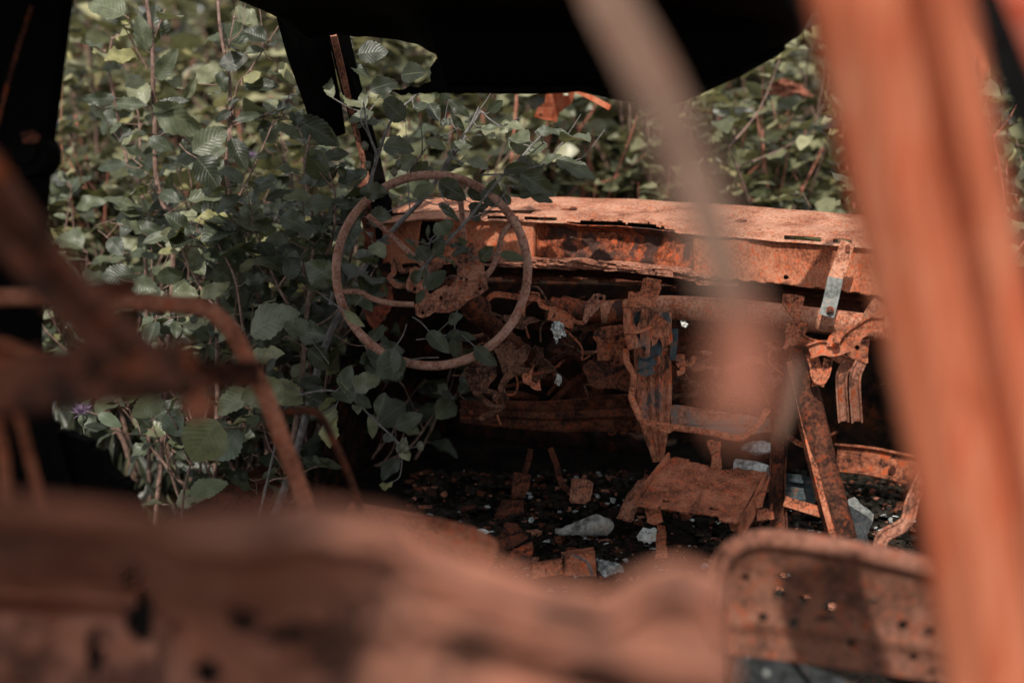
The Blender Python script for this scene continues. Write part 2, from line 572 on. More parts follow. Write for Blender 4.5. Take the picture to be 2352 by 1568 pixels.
mb.tube(px([(1035, 655, 2.585), (1036, 654, 2.60), (1040, 655, 2.66)], 3), [.012, .017, .02], 12)
bolt(mb, 1033, 655, 2.578, 7)
mb.build('shaft_nut', M['rust_dark'], hub, True)
mb = MB()
mb.sweep(px(H5([(690, 745), (640, 760), (612, 705), (585, 700), (590, 770), (560, 800), (610, 850), (665, 850)]), 3, 2.62), rect(.010, .004))
bolt(mb, *H5([(705, 755)])[0], 2.6, 5)
mb.build('horn_bracket', M['rust_plate'], wheel)

# ---- column and its bracket
colm = empty('steering_column', P(1150, 790, 2.75), car)
mb = MB()
mb.tube(px([(1040, 662, 2.63), (1085, 700, 2.67), (1120, 740, 2.72), (1175, 790, 2.82), (1245, 850, 3.0), (1330, 920, 3.25)], 5),
        [.016] * 3 + [.022] * 4 + [.019] * 14, 16)
mb.tube(px([(1092, 706, 2.68), (1099, 714, 2.69)], 2), .027, 16)
mb.build('column_tube', M['rust_dark'], colm, True)
mb = MB()
def cplate(mb, pts, d, amp=3, thick=.005, holes=(), seed=0, dx=0., dy=0., step=8):
    x0 = sum(q[0] for q in pts) / len(pts); y0 = sum(q[1] for q in pts) / len(pts)
    mb.plate([rough(pts, amp, step, seed)] + list(holes), lambda x, y: d + dx * (x - x0) + dy * (y - y0) + .005 * noise.noise(Vector((x * .03, y * .03, seed))), thick)
# lower column bracket with its two hooked legs
cplate(mb, C1([(330, 630), (520, 605), (560, 625), (590, 660), (720, 640), (690, 760), (620, 830), (740, 830), (730, 900), (690, 930), (620, 910), (560, 900), (480, 930), (450, 800), (400, 690)]), 2.74, 4, seed=1, dx=-.0004)
cplate(mb, C1([(230, 830), (300, 790), (410, 850), (420, 900), (330, 1030), (210, 1060), (260, 950)]), 2.70, 4, seed=2)
mb.sweep(px(C1([(560, 880), (500, 930), (465, 1000), (470, 1060), (505, 1130)]), 4, 2.68), strip_prof(.013, .002, .006))
mb.sweep(px(C1([(330, 830), (330, 900), (290, 990), (240, 1050)]), 4, 2.69), strip_prof(.014, .002, .006))
mb.sweep(px(C1([(210, 1060), (300, 1035), (400, 1060), (405, 1105), (450, 1108)]), 4, 2.67), rect(.010, .003))
mb.sweep(px(C1([(330, 625), (430, 645), (520, 608), (560, 625), (590, 660)]), 4, 2.72), rect(.006, .004))
mb.build('column_bracket', M['rust_coldark'], colm, bevel=.0006)
mb = MB()
cplate(mb, C1([(480, 350), (580, 355), (760, 380), (840, 405), (720, 430), (690, 460), (650, 488), (590, 480), (560, 440), (490, 415)]), 2.80, 3, seed=4)
cplate(mb, C1([(600, 640), (700, 620), (740, 640), (660, 780), (690, 840), (610, 830), (580, 760)]), 2.82, 5, seed=5)
mb.build('column_gusset', M['rust_coldark'], colm)
mb = MB()
cplate(mb, C1([(720, 1000), (735, 940), (770, 975), (800, 935), (825, 1040), (780, 1030)]), 2.70, 5, seed=6)
cplate(mb, C1([(640, 900), (700, 880), (745, 810), (740, 930), (720, 1000), (660, 960)]), 2.71, 6, seed=7)
mb.each('torn_flange', M['rust'], colm)

# ---- dashboard
dash = empty('dashboard', P(1450, 560, dd(1450) + .1), car)
YT = [(860, 492), (925, 470), (980, 452), (1240, 449), (1400, 452), (1600, 460), (1800, 474), (1990, 490), (2200, 508)]
YF = [(860, 506), (920, 500), (1000, 494), (1230, 501), (1320, 506), (1420, 508), (1500, 515), (1560, 526), (1600, 530), (1700, 538), (1800, 545), (2000, 562), (2200, 580)]
YB = [(860, 612), (1000, 604), (1150, 598), (1230, 600), (1400, 606), (1560, 622), (1640, 642), (1760, 652), (1900, 668), (2040, 684), (2200, 700)]
X0, X1 = 872, 2150


def ledge(u, v):
    x = X0 + (X1 - X0) * u
    yf = interp(YF, x) + 1.0 * noise.noise(Vector((x * .04, 3, 0)))
    yt = interp(YT, x)
    d = dd(x)
    front = P(x, yf, d)
    back = P(x, yt, d + .24)
    p = front.lerp(back, v)
    n1 = noise.noise(Vector((x * .012, v * 2, 1)))
    p.z += .0018 * n1 - (.008 * (1 - v) ** 5) - .004 * math.exp(-((v - .5) / .10) ** 2)
    if v > .93: p.z -= .012 * (v - .93) / .07
    return p
tear = lambda x: 10 * max(0, min(1, (x - 1290) / 40)) * max(0, min(1, (1570 - x) / 60))
SLOTS = [(1118, 1190), (1205, 1280), (1800, 1888), (1915, 1958)]
def ledge_hole(u, v):
    x = X0 + (X1 - X0) * u
    if v < .10 * max(0, min(1, (x - 1290) / 60)) * max(0, min(1, (1570 - x) / 80)) * (1 + .8 * noise.noise(Vector((x * .06, 9, 0)))): return True
    return any(a < x < b for a, b in SLOTS) and .05 < v < .13
sheet('top_ledge', M['rust_pale'], dash, 330, 22, ledge, ledge_hole, .0022)

INST = H5([(735, 580), (755, 450), (790, 437), (890, 440), (915, 470), (910, 550), (895, 640), (740, 640)])
def face_fn(x, v):
    yf = interp(YF, x) + 5 + tear(x) * .6
    yb = interp(YB, x) + 5 * noise.noise(Vector((x * .03, 8, 0)))
    y = yf + (yb - yf) * v
    rec = max(0, min(1, (x - 1225) / 12)) * max(0, min(1, (1600 - x) / 90))
    rec2 = max(0, min(1, (x - 1590) / 8)) * max(0, min(1, (1720 - x) / 4))
    d = dd(x) + .012 + .03 * rec * min(1, v * 6) + .006 * math.sin(v * 3.1) - .004 * rec2
    d += .006 * noise.noise(Vector((x * .015, y * .02, 4))) + rec * .006 * noise.noise(Vector((x * .06, y * .06, 9)))
    if x < 1000: d += .04 * ((1000 - x) / 130) ** 2
    return x, y, d
def mkface(name, mat, xa, xb, nu, nv, hole=None):
    def fn(u, v):
        return P(*face_fn(xa + (xb - xa) * u, v))
    def hl(u, v):
        x, y, d = face_fn(xa + (xb - xa) * u, v)
        if hole and hole(x, y, v): return True
        return v > .97 + .05 * noise.noise(Vector((x * .05, 2.2, 0)))
    return sheet(name, mat, dash, nu, nv, fn, hl, .002)
mkface('cluster_panel', M['rust_face'], 880, 1232, 120, 44, lambda x, y, v: inside(INST, x, y))
mkface('burnt_panel', M['rust_burnt'], 1232, 1592, 120, 40)
mkface('glovebox_panel', M['rust_face'], 1592, 2150, 150, 48, lambda x, y, v: (x - 1805) ** 2 + (y - 637) ** 2 < 34 or (v < .06 and 1800 < x < 1888))
# rounded frame lip round the instrument opening
mb = MB()
inst = INST + [INST[0]]
mb.tube(px([(q[0], q[1], dd(q[0]) + .012) for q in inst], 4), .0035, 6)
mb.build('cluster_frame', M['rust_face'], dash, True)
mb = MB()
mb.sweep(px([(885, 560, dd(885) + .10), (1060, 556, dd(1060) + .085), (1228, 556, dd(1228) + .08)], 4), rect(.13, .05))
mb.build('cluster_housing', M['firewall'], dash)  # dark backing added to stand in for shade inside the instrument opening
# flaking lower lip: layered scales of rust
mb = MB()
for i in range(150):
    x = random.uniform(1150, 1650)
    y = interp([(1150, 602), (1300, 606), (1420, 612), (1560, 628), (1660, 648)], x) + random.uniform(-9, 10)
    w, h = random.uniform(14, 60), random.uniform(1.5, 4)
    sl = .06 + random.uniform(-.06, .12)
    lp = [(x - w, y - w * sl + random.uniform(-2, 1)), (x - w * .2, y - h - w * .2 * sl), (x + w * .5, y - h * .4 + w * .5 * sl), (x + w, y + w * sl), (x + w * .3, y + h + w * .3 * sl), (x - w * .5, y + h * .7 - w * .5 * sl)]
    d = dd(x) - random.uniform(.0, .02) + .01
    mb.plate([rough(lp, 2, 9, i)], lambda a, b: d + .00025 * (b - y), random.uniform(.004, .02), nrm=(FWD * 1 + UP * .3).normalized())
mb.build('flaking_lip', M['rust_plate'], dash)
mb = MB()
for x, y, r in ((1302, 485, 13), (1326, 490, 9), (1703, 508, 12), (1316, 477, 8)):
    mb.blob(P(x, y + 3, dd(x) + .10), r * K * 2.9 * 1.3, r * K * 2.9, r * K * 2.9 * .7, .5, x)
mb.each('rust_blister', M['rust_burnt'], dash, True)
mb = MB()   # dark crossbar below the dash face
def under(u, v):
    x = 1000 + 1150 * u
    y = interp(YB, x) - 4 + 62 * v
    return P(x, y, dd(x) + .10 + .03 * math.sin(v * 6) + .004 * noise.noise(Vector((x * .02, y * .04, 0))))
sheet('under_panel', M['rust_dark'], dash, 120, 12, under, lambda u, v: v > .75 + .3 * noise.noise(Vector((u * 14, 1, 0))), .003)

mb = MB()   # dark sheet below the ledge, stands in for shade behind the slots
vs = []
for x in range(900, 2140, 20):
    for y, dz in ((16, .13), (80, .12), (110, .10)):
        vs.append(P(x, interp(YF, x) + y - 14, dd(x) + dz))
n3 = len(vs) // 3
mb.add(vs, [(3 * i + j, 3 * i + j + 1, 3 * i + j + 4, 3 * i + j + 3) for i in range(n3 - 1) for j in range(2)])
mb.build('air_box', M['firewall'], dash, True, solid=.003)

# ---- cross tube
mb = MB()
mb.tube(px([(1380, 718, 2.80), (1460, 712, 2.79), (1530, 706, dd(1530) - .03), (1700, 716, dd(1700) - .04), (1880, 736, dd(1880) - .05), (2010, 752, dd(2010) - .06), (2120, 766, dd(2120) - .07)], 8), .0235, 20)
mb.build('cross_tube', M['rust_tube'], car, True)
mb = MB()   # crushed left half of the tube and the bent carrier below it
mb.tube(px(C1([(820, 245, 2.83), (960, 270, 2.82), (1080, 300, 2.81), (1180, 320, 2.80), (1300, 330, 2.80), (1420, 345, 2.80), (1570, 320, 2.79)]), 6),
        [.006] * 4 + [.015] * 4 + [.022] * 8 + [.020] * 8 + [.018] * 6 + [.024] * 7, 14)
mb.build('crushed_tube', M['rust_burnt'], car, True)
mb = MB()
for o in (0, 9):
    mb.sweep(px([(a, b + o * .5, 2.80 - .012 * (o > 0)) for a, b in C1([(335, 215), (400, 165), (560, 180), (700, 195), (790, 205), (825, 265), (930, 290), (1040, 330), (1130, 400), (1200, 410)])], 4), rect(.008, .004))
mb.sweep(px(C1([(880, 350), (980, 380), (1060, 420), (1110, 430)]), 4, 2.78), rect(.022, .003))
mb.build('bent_carrier', M['rust'], car)
mb = MB()
cplate(mb, C1([(1290, 165), (1330, 165), (1392, 185), (1390, 215), (1350, 280), (1250, 390), (1215, 440), (1190, 420), (1200, 340), (1215, 260)]), 2.74, 2, seed=3,
       holes=[ring(*C1([(1352, 210)])[0], 4.6), ring(*C1([(1305, 198)])[0], 2.8), ring(*C1([(1290, 247)])[0], 2.6)])
mb.build('drilled_tab', M['rust_plate'], car, bevel=.0006)

# ---- centre console frame
con = empty('console_frame', P(1500, 850, 2.66), car)
mb = MB()   # fluted upright
prof = [(-.036, -.03), (-.036, .004), (-.030, .008), (-.020, .003), (-.012, .010), (-.004, .002), (.004, .010), (.012, .003), (.020, .010), (.030, .008), (.034, .0), (.034, -.03), (.032, -.03), (.030, .0), (-.032, .0), (-.034, -.03)]
mb.sweep(px([(1497, 720, 2.70), (1497, 800, 2.68), (1500, 900, 2.66), (1504, 980, 2.64), (1512, 1060, 2.63)], 6), prof, scale=[1.05, 1.05, 1.05, 1.04, 1.03, 1.02, 1.0, 1., 1., 1., 1., 1., .98, .95, .92, .88, .84, .80, .76, .68, .58, .48, .40, .34, .30])
mb.build('upright', M['rust_streak'], con)
mb = MB()
top = C2([(260, 150), (355, 150), (375, 110), (385, 30), (425, 22), (552, 42), (555, 110), (525, 185), (480, 215), (505, 280), (440, 295), (365, 245), (360, 300), (210, 300), (225, 260), (248, 225)])
cplate(mb, top, 2.63, 2, seed=8)
mb.build('top_tab', M['rust'], con, bevel=.0007)
mb = MB()
shield = C2([(210, 305), (300, 292), (440, 300), (520, 345), (555, 380), (645, 440), (650, 600), (600, 630), (560, 640), (530, 560), (500, 620), (470, 640), (455, 560), (450, 690), (440, 745), (405, 765), (412, 660), (395, 635), (335, 650), (270, 670), (230, 640), (215, 520), (205, 400)])
cplate(mb, shield, 2.612, 3, seed=9, holes=[rough(C2([(300, 380), (325, 335), (362, 320), (358, 400), (332, 470), (312, 440)]), 2, 6), rough(C2([(325, 515), (362, 525), (355, 580), (338, 560)]), 1, 6)], dx=.0001)
mb.build('shield_plate', M['rust_streak'], con, bevel=.0008)
mb = MB()
mb.sweep(px(C2([(215, 505), (330, 510), (450, 470), (552, 385)]), 5, 2.606), [(-.004, -.004), (.004, -.004), (.003, .003), (-.003, .003)])
bolt(mb, *C2([(505, 85)])[0], 2.622, 6)
bolt(mb, *C2([(278, 268)])[0], 2.622, 5)
bolt(mb, *C2([(248, 560)])[0], 2.604, 5)
bolt(mb, *C2([(270, 632)])[0], 2.604, 5)
mb.each('bolt_seam', M['rust'], con)
mb = MB()
cplate(mb, C2([(470, 560), (640, 520), (620, 600), (555, 660), (545, 720), (450, 745), (300, 560), (300, 320), (370, 320)]), 2.628, 3, seed=11)
mb.sweep(px(C2([(345, 780), (420, 790), (490, 750)]), 4, 2.618), strip_prof(.020, .003, .006))
mb.sweep(px(C2([(360, 840), (400, 880), (480, 850)]), 4, 2.616), rect(.012, .008))
mb.sweep(px(C2([(672, 480), (668, 600), (650, 760)]), 4, 2.66), rect(.012, .01))
mb.each('paint_remnant', M['paint_slate'], con)
mb = MB()   # box on the left of the upright, with the torn lower shield
cplate(mb, C2([(0, 470), (60, 455), (215, 440), (230, 800), (190, 820), (100, 805), (90, 770), (-25, 765), (-25, 620), (-60, 560), (-50, 500)]), 2.74, 4, seed=12)
bolt(mb, *C2([(90, 570)])[0], 2.735, 8)
mb.build('side_box', M['rust_scale'], con, bevel=.0008)
mb = MB()
cplate(mb, C2([(-155, 815), (-90, 760), (0, 770), (85, 780), (95, 805), (190, 820), (225, 800), (265, 850), (300, 960), (270, 1050), (100, 1020), (-40, 1020), (-110, 960)]), 2.71, 4, seed=13, dy=-.0004)
mb.build('torn_shield', M['rust_dark'], con)
mb = MB()   # left edge strap running down and round into the u-shaped rail
mb.sweep(px(C2([(235, 660, 2.63), (245, 780, 2.625), (300, 880, 2.62), (300, 980, 2.60), (285, 1090, 2.59), (330, 1210, 2.575), (375, 1300, 2.56), (440, 1325, 2.55), (560, 1345, 2.545), (760, 1375, 2.54), (980, 1405, 2.53), (1130, 1440, 2.52), (1250, 1460, 2.51), (1310, 1430, 2.51), (1420, 1330, 2.52), (1500, 1210, 2.54)]), 5), [(-.0055, -.002), (.0055, -.002), (.0062, .003), (.003, .0045), (-.004, .003)])
mb.build('rail', M['rust'], con)
mb = MB()
cplate(mb, C2([(500, 1340), (700, 1355), (660, 1400), (620, 1415), (570, 1400), (520, 1375)]), 2.54, 3, seed=14)
mb.sweep(px(C2([(690, 880), (730, 870), (742, 835), (715, 805), (690, 815)]), 5, 2.64), rect(.010, .006))
mb.each('rail_tab', M['rust'], con)
mb = MB()
cplate(mb, C2([(640, 1165), (700, 1160), (1100, 1225), (1560, 1290), (1560, 1400), (1400, 1420), (1300, 1440), (1000, 1390), (640, 1340)]), 2.66, 3, seed=15)
mb.build('rear_plate', M['rust_bare'], con, bevel=.001)
mb = MB()
cplate(mb, C5([(775, 110), (875, 120), (870, 200), (885, 300), (870, 345), (800, 320), (810, 220), (785, 170)]), 2.60, 3, seed=17)
mb.build('hanging_tab', M['rust'], con, bevel=.0006)
mb = MB()
mb.sweep(px([(1545, 745, 2.95), (1650, 775, 2.93), (1790, 800, 2.9)], 4), rect(.30, .002))
mb.build('back_panel', M['rust_dark'], con)

# tray
tray = empty('console_tray', P(1600, 1125, 2.47), con)
TR = C5([(500, 245), (570, 225), (640, 232), (645, 262), (785, 295), (800, 325), (930, 325), (1000, 310), (1060, 330), (1090, 320), (1200, 345), (1080, 545), (1000, 690), (990, 712), (865, 690), (860, 660), (445, 605), (430, 575), (415, 605), (255, 585), (262, 540)])
q4 = C5([(500, 225), (1205, 345), (1000, 715), (255, 580)])
def tray_fn(u, v):
    a = (q4[0][0] * (1 - u) + q4[1][0] * u, q4[0][1] * (1 - u) + q4[1][1] * u)
    b = (q4[3][0] * (1 - u) + q4[2][0] * u, q4[3][1] * (1 - u) + q4[2][1] * u)
    x, y = a[0] * (1 - v) + b[0] * v, a[1] * (1 - v) + b[1] * v
    d = 2.60 - .25 * v - .03 * u
    rb = .006 * sum(math.exp(-((u - c) / .035) ** 2) for c in (.18, .36, .55, .72, .88))
    return x, y, d - rb
def tray_hole(u, v):
    x, y, d = tray_fn(u, v)
    cx, cy = (x - 1378) / .3174, (y - 976) / .3174
    for (a, b, rx, ry) in ((462, 487, 17, 7), (485, 552, 34, 8), (460, 548, 10, 11), (828, 610, 36, 9), (800, 606, 12, 12)):
        if ((cx - a) / rx) ** 2 + ((cy - b) / ry) ** 2 < 1: return True
    return not inside(TR, x, y)
sheet('tray_pan', M['rust'], tray, 110, 80, lambda u, v: P(*tray_fn(u, v)), tray_hole, .002, amp=.005, freq=22.)
mb = MB()
mb.sweep(px([(C5([(500, 235)])[0]) + (2.585,), C5([(380, 390)])[0] + (2.49,), C5([(262, 535)])[0] + (2.375,)], 5), [(-.002, -.012), (.002, -.012), (.002, .010), (-.002, .010)], face=(0, .2, 1))
mb.sweep(px([C5([(1205, 350)])[0] + (2.56,), C5([(1100, 560)])[0] + (2.43,), C5([(1005, 712)])[0] + (2.33,)], 5), [(-.002, -.03), (.002, -.03), (.002, .004), (-.002, .004)], face=(0, .2, 1))
mb.each('tray_flange', M['rust'], tray)
mb = MB()
cplate(mb, C5([(325, 600), (440, 595), (450, 705), (400, 720), (345, 700)]), 2.39, 3, seed=18)
cplate(mb, C5([(940, 720), (990, 715), (1000, 680), (1055, 675), (1055, 745), (1020, 770), (950, 760)]), 2.37, 3, seed=19)
cplate(mb, C5([(1080, 600), (1230, 380), (1200, 480), (1180, 590), (1130, 600)]), 2.46, 3, seed=20)
cplate(mb, C5([(1130, 605), (1230, 605), (1250, 570), (1260, 680), (1140, 690)]), 2.45, 3, seed=21)
cplate(mb, C5([(410, 720), (470, 730), (485, 960), (405, 960)]), 2.50, 3, seed=22)
mb.each('tray_foot', M['rust'], tray, bevel=.0008)

# ---- right-hand bracket and linkage
link = empty('heater_linkage', P(1850, 780, 2.5), car)
mb = MB()
cplate(mb, C3([(300, 165), (390, 170), (487, 190), (480, 250), (445, 405), (410, 415), (340, 330), (290, 260)]), 2.55, 2, seed=23)
bolt(mb, *C3([(350, 215)])[0], 2.545, 6)
mb.build('upper_tab', M['rust'], link, bevel=.0008)
mb = MB()
cplate(mb, C3([(320, 440), (370, 420), (430, 410), (525, 430), (520, 470), (480, 550), (430, 640), (400, 690), (350, 685), (298, 655), (330, 580), (318, 500)]), 2.54, 3, seed=24, holes=[ring(*C3([(465, 480)])[0], 4.5), ring(*C3([(362, 638)])[0], 2.6)])
mb.build('side_tab', M['rust'], link, bevel=.0008)
mb = MB()
mb.sweep(px(C3([(1200, 440, 2.42), (1090, 440, 2.43), (1000, 490, 2.44), (900, 560, 2.45), (840, 630, 2.46), (740, 660, 2.47), (640, 650, 2.47), (540, 680, 2.48)]), 5), strip_prof(.026, .003, .010))
bolt(mb, *C3([(775, 583)])[0], 2.44, 6)
mb.sweep(px(C3([(730, 640), (745, 570), (800, 545), (860, 560)]), 3, 2.46), rect(.016, .004))
mb.build('bent_link', M['rust'], link)
mb = MB()
mb.sweep(px(C3([(1180, 260, 2.46), (1120, 340, 2.47), (1085, 420, 2.48)]), 4), rect(.034, .004))
mb.build('end_bracket', M['rust_pale'], link)
mb = MB()
mb.sweep(px(C3([(440, 560, 2.52), (540, 610, 2.52), (640, 640, 2.51), (780, 730, 2.51), (900, 790, 2.51), (1000, 820, 2.52)]), 4), strip_prof(.018, .003, .006))
cplate(mb, C3([(880, 580), (1070, 570), (1060, 720), (1060, 780), (1010, 800), (880, 720)]), 2.54, 3, seed=26, holes=[ring(*C3([(962, 650)])[0], 6)])
mb.build('cross_link', M['rust_scale'], link)
mb = MB()
mb.sweep(px(C3([(545, 700, 2.5), (580, 790, 2.5), (600, 900, 2.49), (610, 990, 2.49)]), 4), rect(.02, .004))
mb.sweep(px(C3([(700, 760, 2.5), (680, 870, 2.49), (640, 940, 2.48), (600, 920, 2.48), (580, 870, 2.49)]), 4), strip_prof(.016, .003, .006))
cplate(mb, C3([(565, 900), (600, 860), (640, 930), (690, 900), (660, 1005), (570, 975)]), 2.475, 3, seed=27)
mb.build('clip_arm', M['rust'], link)
for pts in (C3([(880, 800, 2.5), (830, 870, 2.5), (820, 1000, 2.51), (840, 1300, 2.54)]), C3([(990, 790, 2.48), (950, 880, 2.48), (940, 1000, 2.49), (960, 1300, 2.53)])):
    mb = MB(); mb.sweep(px(pts, 5), strip_prof(.020, .003, .008))
    mb.build('hanger_strap', M['rust_plate'], link)
mb = MB()
mb.sweep(px([(1948, 556, 2.58), (1930, 610, 2.57), (1918, 640, 2.565)], 3), rect(.026, .002))
mb.build('strap_rusty_half', M['rust_pale'], link)
mb = MB()
mb.sweep(px([(1919, 638, 2.563), (1908, 690, 2.56), (1898, 726, 2.555)], 3), rect(.027, .002))
mb.build('strap_bare_half', M['steel_grey'], link)
mb = MB()
bolt(mb, 1907, 712, 2.55, 6)
for q in ((1947, 567), (1947, 576)):
    p = P(q[0], q[1], 2.574); w = (CAM - p).normalized()
    mb.tube([p, p + w * .003], .0045, 8)
mb.each('strap_bolt', M['rust_burnt'], link)
# diagonal brace, rod and thin post
mb = MB()
mb.tube(px([(1822, 800, 2.56), (1850, 900, 2.54), (1885, 1050, 2.5), (1935, 1240, 2.45)], 6), .026, 16)
mb.build('brace_tube', M['rust_dark'], car, True)
mb = MB()
mb.sweep(px([(1812, 830, 2.535), (1838, 930, 2.52), (1868, 1060, 2.48), (1915, 1240, 2.42)], 6), rect(.010, .004))
mb.build('brace_seam', M['rust'], car)
mb = MB()
mb.tube(px([(1872, 885, 2.6), (1885, 960, 2.6), (1905, 1050, 2.6)], 4), .004, 6)
mb.tube(px([(1903, 1000, 2.6), (1925, 990, 2.6)], 2), .003, 6)
mb.each('control_rod', M['rust_dark'], car)
mb = MB()
mb.sweep(px([(1782, 900, 2.62), (1790, 1000, 2.6), (1785, 1120, 2.55), (1792, 1240, 2.5)], 5), strip_prof(.030, .003, .012))
mb.build('post', M['rust_dark'], car)
mb = MB()
mb.sweep(px([(1802, 1150, 2.5), (1900, 1180, 2.48)], 4), rect(.018, .006))
mb.sweep(px([(1810, 1002, 2.6), (1840, 1020, 2.6), (1862, 1022, 2.6)], 4), rect(.010, .004))
mb.each('stay', M['rust'], car)
mb = MB()
mb.sweep(px([(1925, 1050, 2.55), (2000, 1058, 2.5), (2080, 1075, 2.45), (2160, 1092, 2.4)], 5), strip_prof(.05, .004, .014))
bolt(mb, 2050, 1062, 2.44, 6)
mb.build('lower_rail', M['rust_scale'], car)
mb = MB()
mb.sweep(px([(2120, 1090, 2.4), (2095, 1150, 2.38), (2080, 1200, 2.36), (2030, 1230, 2.36), (2020, 1262, 2.36)], 5), strip_prof(.022, .004, .008))
mb.build('curled_strap', M['rust_plate'], car)
mb = MB()
cplate(mb, [(1795, 1085), (1868, 1095), (1872, 1160), (1850, 1150), (1830, 1160), (1795, 1140)], 2.62, 2, seed=30)
mb.sweep(px([(1796, 1100, 2.61), (1870, 1108, 2.61)], 3), rect(.006, .004))
mb.build('heater_box', M['paint_slate'], car)

# ---- lower left beam
mb = MB()
prof = [(-.034, 0), (-.034, .014), (-.030, .016), (-.014, .006), (-.008, .016), (.006, .016), (.012, .006), (.022, .006), (.030, .014), (.034, .010), (.034, 0)]
mb.sweep(px([(1060, 945, 2.98), (1150, 950, 2.95), (1260, 955, 2.9), (1370, 950, 2.86), (1470, 948, 2.8)], 5), prof, scale=[.7, .72, .74, .76, .78, .8, .82, .84, .86, .88, .9, .92, .95, .98, 1, 1.02, 1.05, 1.1, 1.12, 1.14, 1.15])
bolt(mb, *C1([(1440, 1162)])[0], 2.78, 8); bolt(mb, *C1([(1450, 1390)])[0], 2.77, 8); bolt(mb, *C1([(1560, 1400)])[0], 2.77, 6)
mb.build('lower_beam', M['rust_dark'], car)

# ---- pedals
def pedal(pad, arm, d, mat):
    e = empty('pedal', P(*pad[0], d), car)
    mb = MB(); cplate(mb, pad, d, 2, .008, seed=int(pad[0][0])); mb.build('pad', M[mat], e, bevel=.0015)
    mb = MB(); mb.sweep(px(arm, 4), rect(.012, .005)); mb.build('arm', M['rust_dark'], e)
pedal(C4([(1690, 458), (1840, 470), (1868, 495), (1850, 640), (1800, 675), (1680, 660), (1662, 640)]), C4([(1500, 200, 2.95), (1550, 330, 2.92), (1590, 480, 2.87), (1640, 550, 2.83), (1700, 560, 2.82)]), 2.8, 'rust_plate')
pedal(C4([(1190, 400), (1335, 425), (1325, 520), (1270, 625), (1170, 600)]), C4([(1330, 210, 3.0), (1310, 320, 2.95), (1270, 430, 2.9)]), 2.88, 'rust_dark')
pedal(C4([(1090, 640), (1270, 640), (1280, 780), (1020, 780)]), C4([(1190, 600, 2.94), (1180, 700, 2.9)]), 2.88, 'rust_dark')
pedal(C4([(2160, 600), (2250, 480), (2330, 450), (2210, 810), (2180, 825), (2070, 790)]), C4([(2330, 430, 2.75), (2300, 520, 2.72)]), 2.68, 'rust_plate')

def shade_door(u, v):  # unseen rear door, added to shade the low plants at the doorway
    r = Vector((-.30, 3.02, 0)) + CF * (-1.02 - 1.15 * u) - CR * (.15 + .03 * math.sin(v * 3.1)) + Vector((0, 0, .20 + .76 * v))
    return r + CR * (.012 * noise.noise(Vector((u * 5, v * 4, 8))))
sheet('rear_door', M['rust_dark'], car, 40, 28, shade_door, lambda u, v: noise.noise(Vector((u * 6, v * 5, 1))) > .55, .004)

# ---- pipes and torn brackets lost in the dark under the dash
random.seed(64)
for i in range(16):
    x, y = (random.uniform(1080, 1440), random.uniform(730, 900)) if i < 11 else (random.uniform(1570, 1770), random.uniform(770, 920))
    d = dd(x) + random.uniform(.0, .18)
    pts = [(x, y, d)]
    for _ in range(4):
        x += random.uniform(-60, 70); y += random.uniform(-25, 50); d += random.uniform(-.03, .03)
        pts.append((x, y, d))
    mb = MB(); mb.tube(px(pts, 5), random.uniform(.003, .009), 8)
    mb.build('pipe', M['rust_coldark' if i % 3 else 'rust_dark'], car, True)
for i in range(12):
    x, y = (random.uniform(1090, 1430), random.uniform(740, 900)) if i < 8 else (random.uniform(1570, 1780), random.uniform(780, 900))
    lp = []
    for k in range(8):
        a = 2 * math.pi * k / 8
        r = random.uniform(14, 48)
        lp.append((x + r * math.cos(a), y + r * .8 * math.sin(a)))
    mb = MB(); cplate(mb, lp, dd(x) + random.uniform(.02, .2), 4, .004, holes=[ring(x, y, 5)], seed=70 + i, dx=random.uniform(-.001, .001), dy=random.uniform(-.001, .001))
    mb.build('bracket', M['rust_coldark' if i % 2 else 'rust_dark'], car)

for i in range(16):                    # burnt wires
    x, y = (random.uniform(1080, 1440), random.uniform(650, 860)) if i < 11 else (random.uniform(1560, 1780), random.uniform(740, 900))
    d = dd(x) + random.uniform(-.04, .10)
    pts = [(x, y, d)]
    for _ in range(5):
        x += random.uniform(-40, 45); y += random.uniform(-14, 42); d += random.uniform(-.02, .02)
        pts.append((x, y, d))
    mb = MB(); mb.tube(px(pts, 5), random.uniform(.0012, .0026), 6)
    mb.build('wire', M['rust' if i % 3 == 0 else 'rust_coldark'], car, True)

# ---- floor, firewall, sills
FZ = .22
def carpt(f, r, z):                   # f metres behind the dash line (negative is behind), r metres right of the driver's pillar
    o = Vector((-.30, 3.02, 0))
    return o + CF * f + CR * r + Vector((0, 0, z))
def floorz(p):
    r = (p - Vector((-.30, 3.02, 0))).dot(CR); u = (r + .12) / 1.5
    return FZ + .05 * math.exp(-((u - .52) / .09) ** 2)
def F(x, y, h=0.):
    p = G(x, y, FZ)
    for _ in range(3): p = G(x, y, floorz(p) + h)
    return p
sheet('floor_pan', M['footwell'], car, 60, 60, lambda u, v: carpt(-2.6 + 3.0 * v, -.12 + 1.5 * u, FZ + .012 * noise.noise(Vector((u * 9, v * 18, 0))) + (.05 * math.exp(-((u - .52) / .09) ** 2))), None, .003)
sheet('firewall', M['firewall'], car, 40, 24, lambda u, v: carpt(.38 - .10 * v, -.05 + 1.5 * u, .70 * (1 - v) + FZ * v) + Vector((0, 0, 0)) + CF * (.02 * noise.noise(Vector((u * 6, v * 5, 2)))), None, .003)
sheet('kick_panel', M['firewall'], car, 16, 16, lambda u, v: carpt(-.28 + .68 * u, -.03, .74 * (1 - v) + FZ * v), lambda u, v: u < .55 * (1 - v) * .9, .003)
mb = MB()
